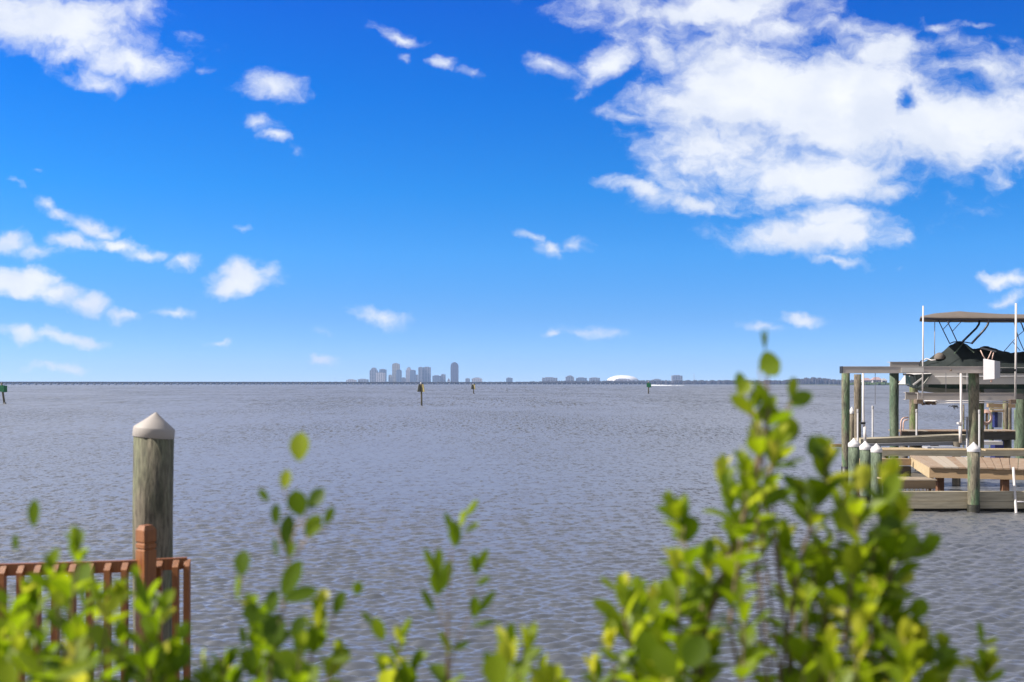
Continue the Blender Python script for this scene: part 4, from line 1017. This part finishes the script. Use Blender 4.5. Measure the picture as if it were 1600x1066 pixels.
# second shrub
grow('dark leaved shrub with one round yellow leaf on top, right of the railing', -.42, 2.0, 12, .24, [
  ([(455,905),(436,975),(425,1030),(415,1120)], 2.0, dict(step=.030, bare=.35)),
  ([(398,950),(410,990),(418,1050),(415,1130)], 2.05, dict(tone=.2)),
  ([(500,950),(492,1000),(480,1060),(470,1130)], 2.0, dict(tone=.5)),
  ([(470,1010),(465,1060),(455,1130)], 1.85, dict(tone=.4)),
  ([(345,1025),(352,1060),(370,1130)], 1.95, dict(tone=.18)),
  ([(400,1010),(405,1060),(410,1130)], 2.0, dict(tone=.18)),
  ([(525,1030),(510,1070),(490,1130)], 2.0, dict(tone=.5)),
  ([(315,1040),(325,1080),(350,1140)], 2.0, dict(tone=.25)),
 ], [(468,698,33,48,3,.80,2.0,5),(446,749,19,32,8,.86,2.0,10,(455,790)),(412,774,12,26,-38,.30,2.0,20),(431,804,17,36,0,.14,2.0,0,(440,860)),
     (466,786,34,44,-14,.30,2.0,0,(455,850)),(494,779,26,40,36,.12,2.0,0,(470,830)),(448,828,21,50,8,.08,2.0,20,(450,880)),(514,806,15,32,22,.45,2.0,10,(470,850)),
     (489,822,26,40,28,.55,2.0,10,(460,870)),(453,857,18,34,6,.50,2.0,0,(450,900)),(431,855,9,32,-8,.35,2.0,0),(378,880,28,42,0,.22,2.0,0,(372,930)),
     (456,903,32,66,28,.26,2.0,0,(445,960)),(468,930,24,58,72,.30,1.97,0,(440,950)),(530,942,20,42,22,.18,2.0,0,(515,990)),(559,919,16,24,10,.42,2.05,20),
     (394,958,30,36,-20,.15,2.0,0),(425,940,24,40,5,.24,2.0,0),(428,985,40,54,10,.14,2.0,0),(466,982,26,42,20,.15,1.98,0),(380,993,12,36,-6,.18,2.0,0),
     (358,1030,22,50,35,.16,1.95,0),(394,1036,20,50,8,.16,1.95,0),(437,1046,26,44,-10,.2,1.95,0),(472,1054,46,34,80,.55,1.9,0),(532,1024,26,34,60,.45,1.98,0),(338,1046,22,56,45,.16,1.95,0),(372,918,6,40,4,.35,2.0,60)])
grow('sparse upright sprigs with narrow leaves in the lower middle of the photo', -.12, 2.1, 13, .40, [
  ([(700,960),(700,1000),(698,1060),(696,1130)], 2.1, dict(step=.09, bare=.5, thick=.0034)),
  ([(708,840),(704,890),(700,960)], 2.1, dict(step=.2, bare=.9, thick=.0018)),
  ([(738,900),(733,960),(712,1010),(700,1060)], 2.1, dict(step=.2, bare=.95, thick=.0016)),
  ([(684,930),(690,970),(700,1010)], 2.1, dict(step=.2, bare=.95, thick=.0018)),
 ], [(711,834,20,44,-4,.36,2.1,15),(702,818,10,40,-18,.34,2.1,30),(737,794,9,34,35,.55,2.1,40),(737,824,8,28,60,.70,2.1,40),(722,810,8,28,12,.62,2.1,50),
     (673,877,12,48,-24,.50,2.1,20),(685,880,15,50,4,.46,2.1,10),(697,900,18,52,16,.40,2.1,10),(682,910,20,44,-8,.44,2.1,10),(742,882,14,36,-10,.30,2.1,25),(752,876,13,44,28,.46,2.1,20),
     (669,938,11,44,-26,.18,2.1,20),(742,948,18,38,2,.40,2.1,0),(760,940,12,48,36,.20,2.1,20),(718,1010,11,34,68,.15,2.1,10),(695,1002,10,36,-28,.50,2.1,20),(700,1012,8,30,0,.85,2.1,20),
     (755,908,9,26,60,.42,2.1,30),(756,974,8,40,78,.30,2.1,40)])
grow('small bright sprig with a single pale leaf, left of the sparse upright sprigs', -.23, 2.1, 14, .55, [
  ([(625,1000),(622,1040),(618,1130)], 2.1, dict(step=.025, L=.046)),
  ([(650,1025),(640,1060),(625,1130)], 2.1, dict(tone=.4)),
  ([(600,1040),(606,1080),(612,1130)], 2.1, dict(tone=.6)),
 ], [(592,983,22,40,-22,.66,2.1,0),(574,966,8,28,-40,.34,2.1,40),(632,985,9,46,26,.5,2.1,40),(651,1030,16,42,24,.3,2.1,0),(598,1045,10,34,-30,.3,2.1,20)])
grow('low bright green sprig with upright paired leaves, middle bottom', .0, 1.9, 15, .6, [
  ([(790,1010),(788,1050),(786,1140)], 1.9, dict(step=.024)),
  ([(820,1005),(812,1050),(800,1140)], 1.95, dict(step=.03)),
  ([(845,1050),(850,1080),(850,1140)], 1.95, dict(step=.03)),
  ([(870,1060),(868,1090),(860,1140)], 2.0, dict(step=.03)),
 ], [(797,995,18,52,6,.42,1.95,10),(782,992,10,44,-4,.86,1.95,20),(828,996,20,54,18,.76,1.95,5),(775,1048,44,58,0,.70,1.75,0),(765,1035,16,40,-20,.3,1.8,0)])
# the big right-hand shrub
BR = [
  ([(1180,660),(1182,700),(1180,750)], 2.05, dict(step=.03, L=.05)),
  ([(1200,770),(1195,820),(1185,880)], 2.1, dict(tone=.5)),
  ([(1270,830),(1268,880),(1262,930)], 2.1, dict(tone=.6)),
  ([(1330,860),(1330,920),(1325,1000)], 2.15, dict(tone=.5)),
  ([(1365,860),(1362,920),(1356,990)], 2.1, dict(tone=.6)),
  ([(1415,1000),(1412,1050),(1405,1120)], 1.85, dict(tone=.6)),
  ([(1340,1000),(1338,1050),(1335,1120)], 1.8, dict(tone=.55)),
  ([(1030,1010),(1034,1060),(1040,1130)], 1.85, dict(tone=.45)),
  ([(1100,930),(1100,980),(1098,1060)], 2.1, dict(tone=.45)),
  ([(1197,560),(1199,600),(1200,650),(1188,710),(1176,770),(1150,840),(1122,920),(1100,1000),(1090,1120)], 2.0, dict(step=.022, bare=.13, thick=.0045)),
  ([(1160,610),(1176,650),(1190,700)], 2.0, dict(step=.05, bare=.3)),
  ([(1235,650),(1222,690),(1205,735)], 2.0, dict(step=.05, bare=.4)),
  ([(1215,690),(1205,730),(1190,790),(1175,850)], 1.95, dict(step=.023)),
  ([(1132,735),(1140,775),(1150,830),(1155,900)], 2.05, dict(step=.024, tone=.62)),
  ([(1165,720),(1165,770),(1160,830),(1150,900),(1140,980)], 1.95, dict(step=.024, tone=.56)),
  ([(1058,795),(1070,840),(1074,900),(1080,980),(1085,1110)], 2.0, dict(step=.021, tone=.45)),
  ([(1103,870),(1100,910),(1095,970),(1090,1080)], 2.05, dict(step=.024)),
  ([(1055,880),(1060,930),(1062,1000),(1070,1110)], 1.95, dict(step=.02)),
  ([(972,915),(975,960),(985,1010),(1000,1120)], 2.0, dict(step=.022)),
  ([(998,930),(1000,970),(1002,1030),(1010,1120)], 2.05, dict(step=.025, tone=.4)),
  ([(1025,935),(1028,980),(1030,1050),(1035,1120)], 1.95, dict(step=.025, tone=.55)),
  ([(952,1000),(958,1040),(965,1130)], 2.0, dict(step=.027)),
  ([(925,1040),(932,1080),(940,1140)], 2.0, dict(step=.022)),
  ([(1290,710),(1290,745),(1275,800),(1255,860),(1240,930),(1225,1020),(1215,1120)], 2.0, dict(step=.024)),
  ([(1250,760),(1262,800),(1270,840)], 2.0, dict(step=.026, tone=.6)),
  ([(1225,830),(1235,880),(1240,950),(1238,1040),(1235,1120)], 2.1, dict(step=.02)),
  ([(1320,770),(1312,830),(1305,900),(1290,980),(1280,1100)], 2.05, dict(step=.024, tone=.55)),
  ([(1345,750),(1342,800),(1335,870),(1325,950),(1310,1080)], 1.95, dict(step=.023, tone=.62)),
  ([(1392,742),(1382,790),(1368,850),(1352,930),(1340,1020),(1330,1110)], 2.0, dict(step=.024, tone=.6)),
  ([(1410,790),(1400,830),(1390,890),(1385,950),(1375,1040),(1370,1110)], 2.0, dict(step=.022, tone=.45)),
  ([(1450,850),(1420,868),(1398,888),(1385,930)], 2.0, dict(step=.030, tone=.4)),
  ([(1290,860),(1290,920),(1285,1000),(1280,1110)], 2.0, dict(step=.024, tone=.6)),
  ([(1360,930),(1362,990),(1360,1060),(1355,1120)], 1.9, dict(step=.024, tone=.5)),
  ([(1400,960),(1405,1010),(1400,1080),(1395,1130)], 2.0, dict(step=.025, tone=.45)),
  ([(1425,975),(1428,1010),(1425,1060),(1420,1130)], 2.0, dict(step=.024)),
  ([(1440,1000),(1440,1040),(1440,1120)], 2.0, dict(step=.022, tone=.6)),
  ([(1475,1015),(1478,1050),(1470,1120)], 2.05, dict(step=.024, tone=.4)),
  ([(1255,930),(1258,980),(1255,1050),(1250,1120)], 1.9, dict(step=.025, tone=.5)),
  ([(1160,930),(1162,980),(1160,1050),(1155,1120)], 1.9, dict(step=.025, tone=.45)),
  ([(1300,1010),(1300,1060),(1298,1120)], 1.8, dict(step=.025, tone=.6)),
  ([(1385,900),(1384,950),(1380,1010)], 2.2, dict(step=.024, tone=.35)),
]
grow('large bright yellow green shrub covering the lower right, rising above the horizon', .68, 2.05, 16, .52, BR,
 [(1202,570,44,36,66,.52,2.0,0,(1200,620)),(1158,598,18,36,-12,.38,2.0,0,(1170,650)),(1162,606,24,30,40,.80,2.0,0,(1172,650)),(1183,620,18,36,6,.28,2.0,0),(1200,632,20,38,38,.68,2.0,0,(1186,680)),(1190,646,16,28,20,.75,2.0,0),
  (1238,606,16,36,6,.76,2.0,0,(1228,660)),(1250,624,26,44,66,.34,2.0,0,(1228,660)),(1178,680,15,38,4,.88,2.0,10),(1206,688,26,46,-30,.12,2.0,0),(1228,683,24,56,58,.10,2.02,0),(1220,692,15,52,36,.72,1.97,0,(1200,740)),
  (1193,532,5,34,-10,.30,2.02,0),(1197,530,5,36,6,.25,2.02,0),(1130,724,15,34,-8,.86,2.0,0),(1133,752,16,34,-6,.28,2.0,0),(1048,788,17,48,-14,.76,2.0,0,(1062,850)),(1070,796,16,54,2,.34,2.0,0,(1066,850)),
  (1275,700,42,32,60,.22,2.0,0),(1290,742,14,50,-16,.3,2.0,0),(1240,756,18,44,-52,.25,2.0,0),(1445,860,22,50,60,.38,2.0,0),(1417,905,16,32,52,.92,2.0,0),(1393,762,30,56,28,.62,1.95,0),(1392,824,42,46,60,.20,1.97,0),
  (1110,860,18,40,2,.28,2.0,0),(950,912,10,34,-50,.72,2.0,0),(945,950,14,32,-50,.45,2.0,20),(958,992,8,36,0,.3,2.0,30),(1022,950,22,36,0,.74,1.95,0),(1436,950,28,36,20,.40,2.0,0),(1470,1022,20,60,75,.35,2.0,0),(1470,1040,12,60,-8,.28,2.0,0),
  (1012,1010,34,56,-20,.46,1.8,0),(1040,1036,38,60,-30,.50,1.75,0),(1086,1020,44,60,30,.22,1.8,0),(1070,1012,28,50,12,.55,1.85,0)])
grow('small separate bright sprig at the bottom right of the big shrub', 1.0, 2.1, 17, .6, [
  ([(1536,1000),(1540,1040),(1535,1130)], 2.1, dict(step=.06, bare=.5, thick=.002)),
  ([(1545,1035),(1540,1070),(1535,1130)], 2.1, dict(step=.03)),
 ], [(1533,990,11,40,-6,.36,2.1,20),(1547,1002,10,30,72,.80,2.1,20),(1545,1042,13,52,32,.58,2.1,10),(1552,1056,14,40,50,.5,2.1,0),(1500,1038,10,44,-84,.8,2.1,20),(1528,1050,14,40,-8,.75,2.1,0)])

# ------------------------------------------------------------------ haze
hz = MB().box(-9600, 9600, -70, 9500, -4.2, 185).build('haze', M['foam'])
hm = bpy.data.materials.new('air_haze'); hm.use_nodes = True; t = NT(hm.node_tree); t.n.clear()
pv = t.new('ShaderNodeVolumePrincipled'); pv.inputs['Color'].default_value = (.44,.62,1.0,1); pv.inputs['Density'].default_value = 5.8e-5; pv.inputs['Anisotropy'].default_value = .2
oo = t.new('ShaderNodeOutputMaterial'); t.l.new(pv.outputs[0], oo.inputs['Volume'])
hz.data.materials.clear(); hz.data.materials.append(hm); tag(hz, kind='stuff')
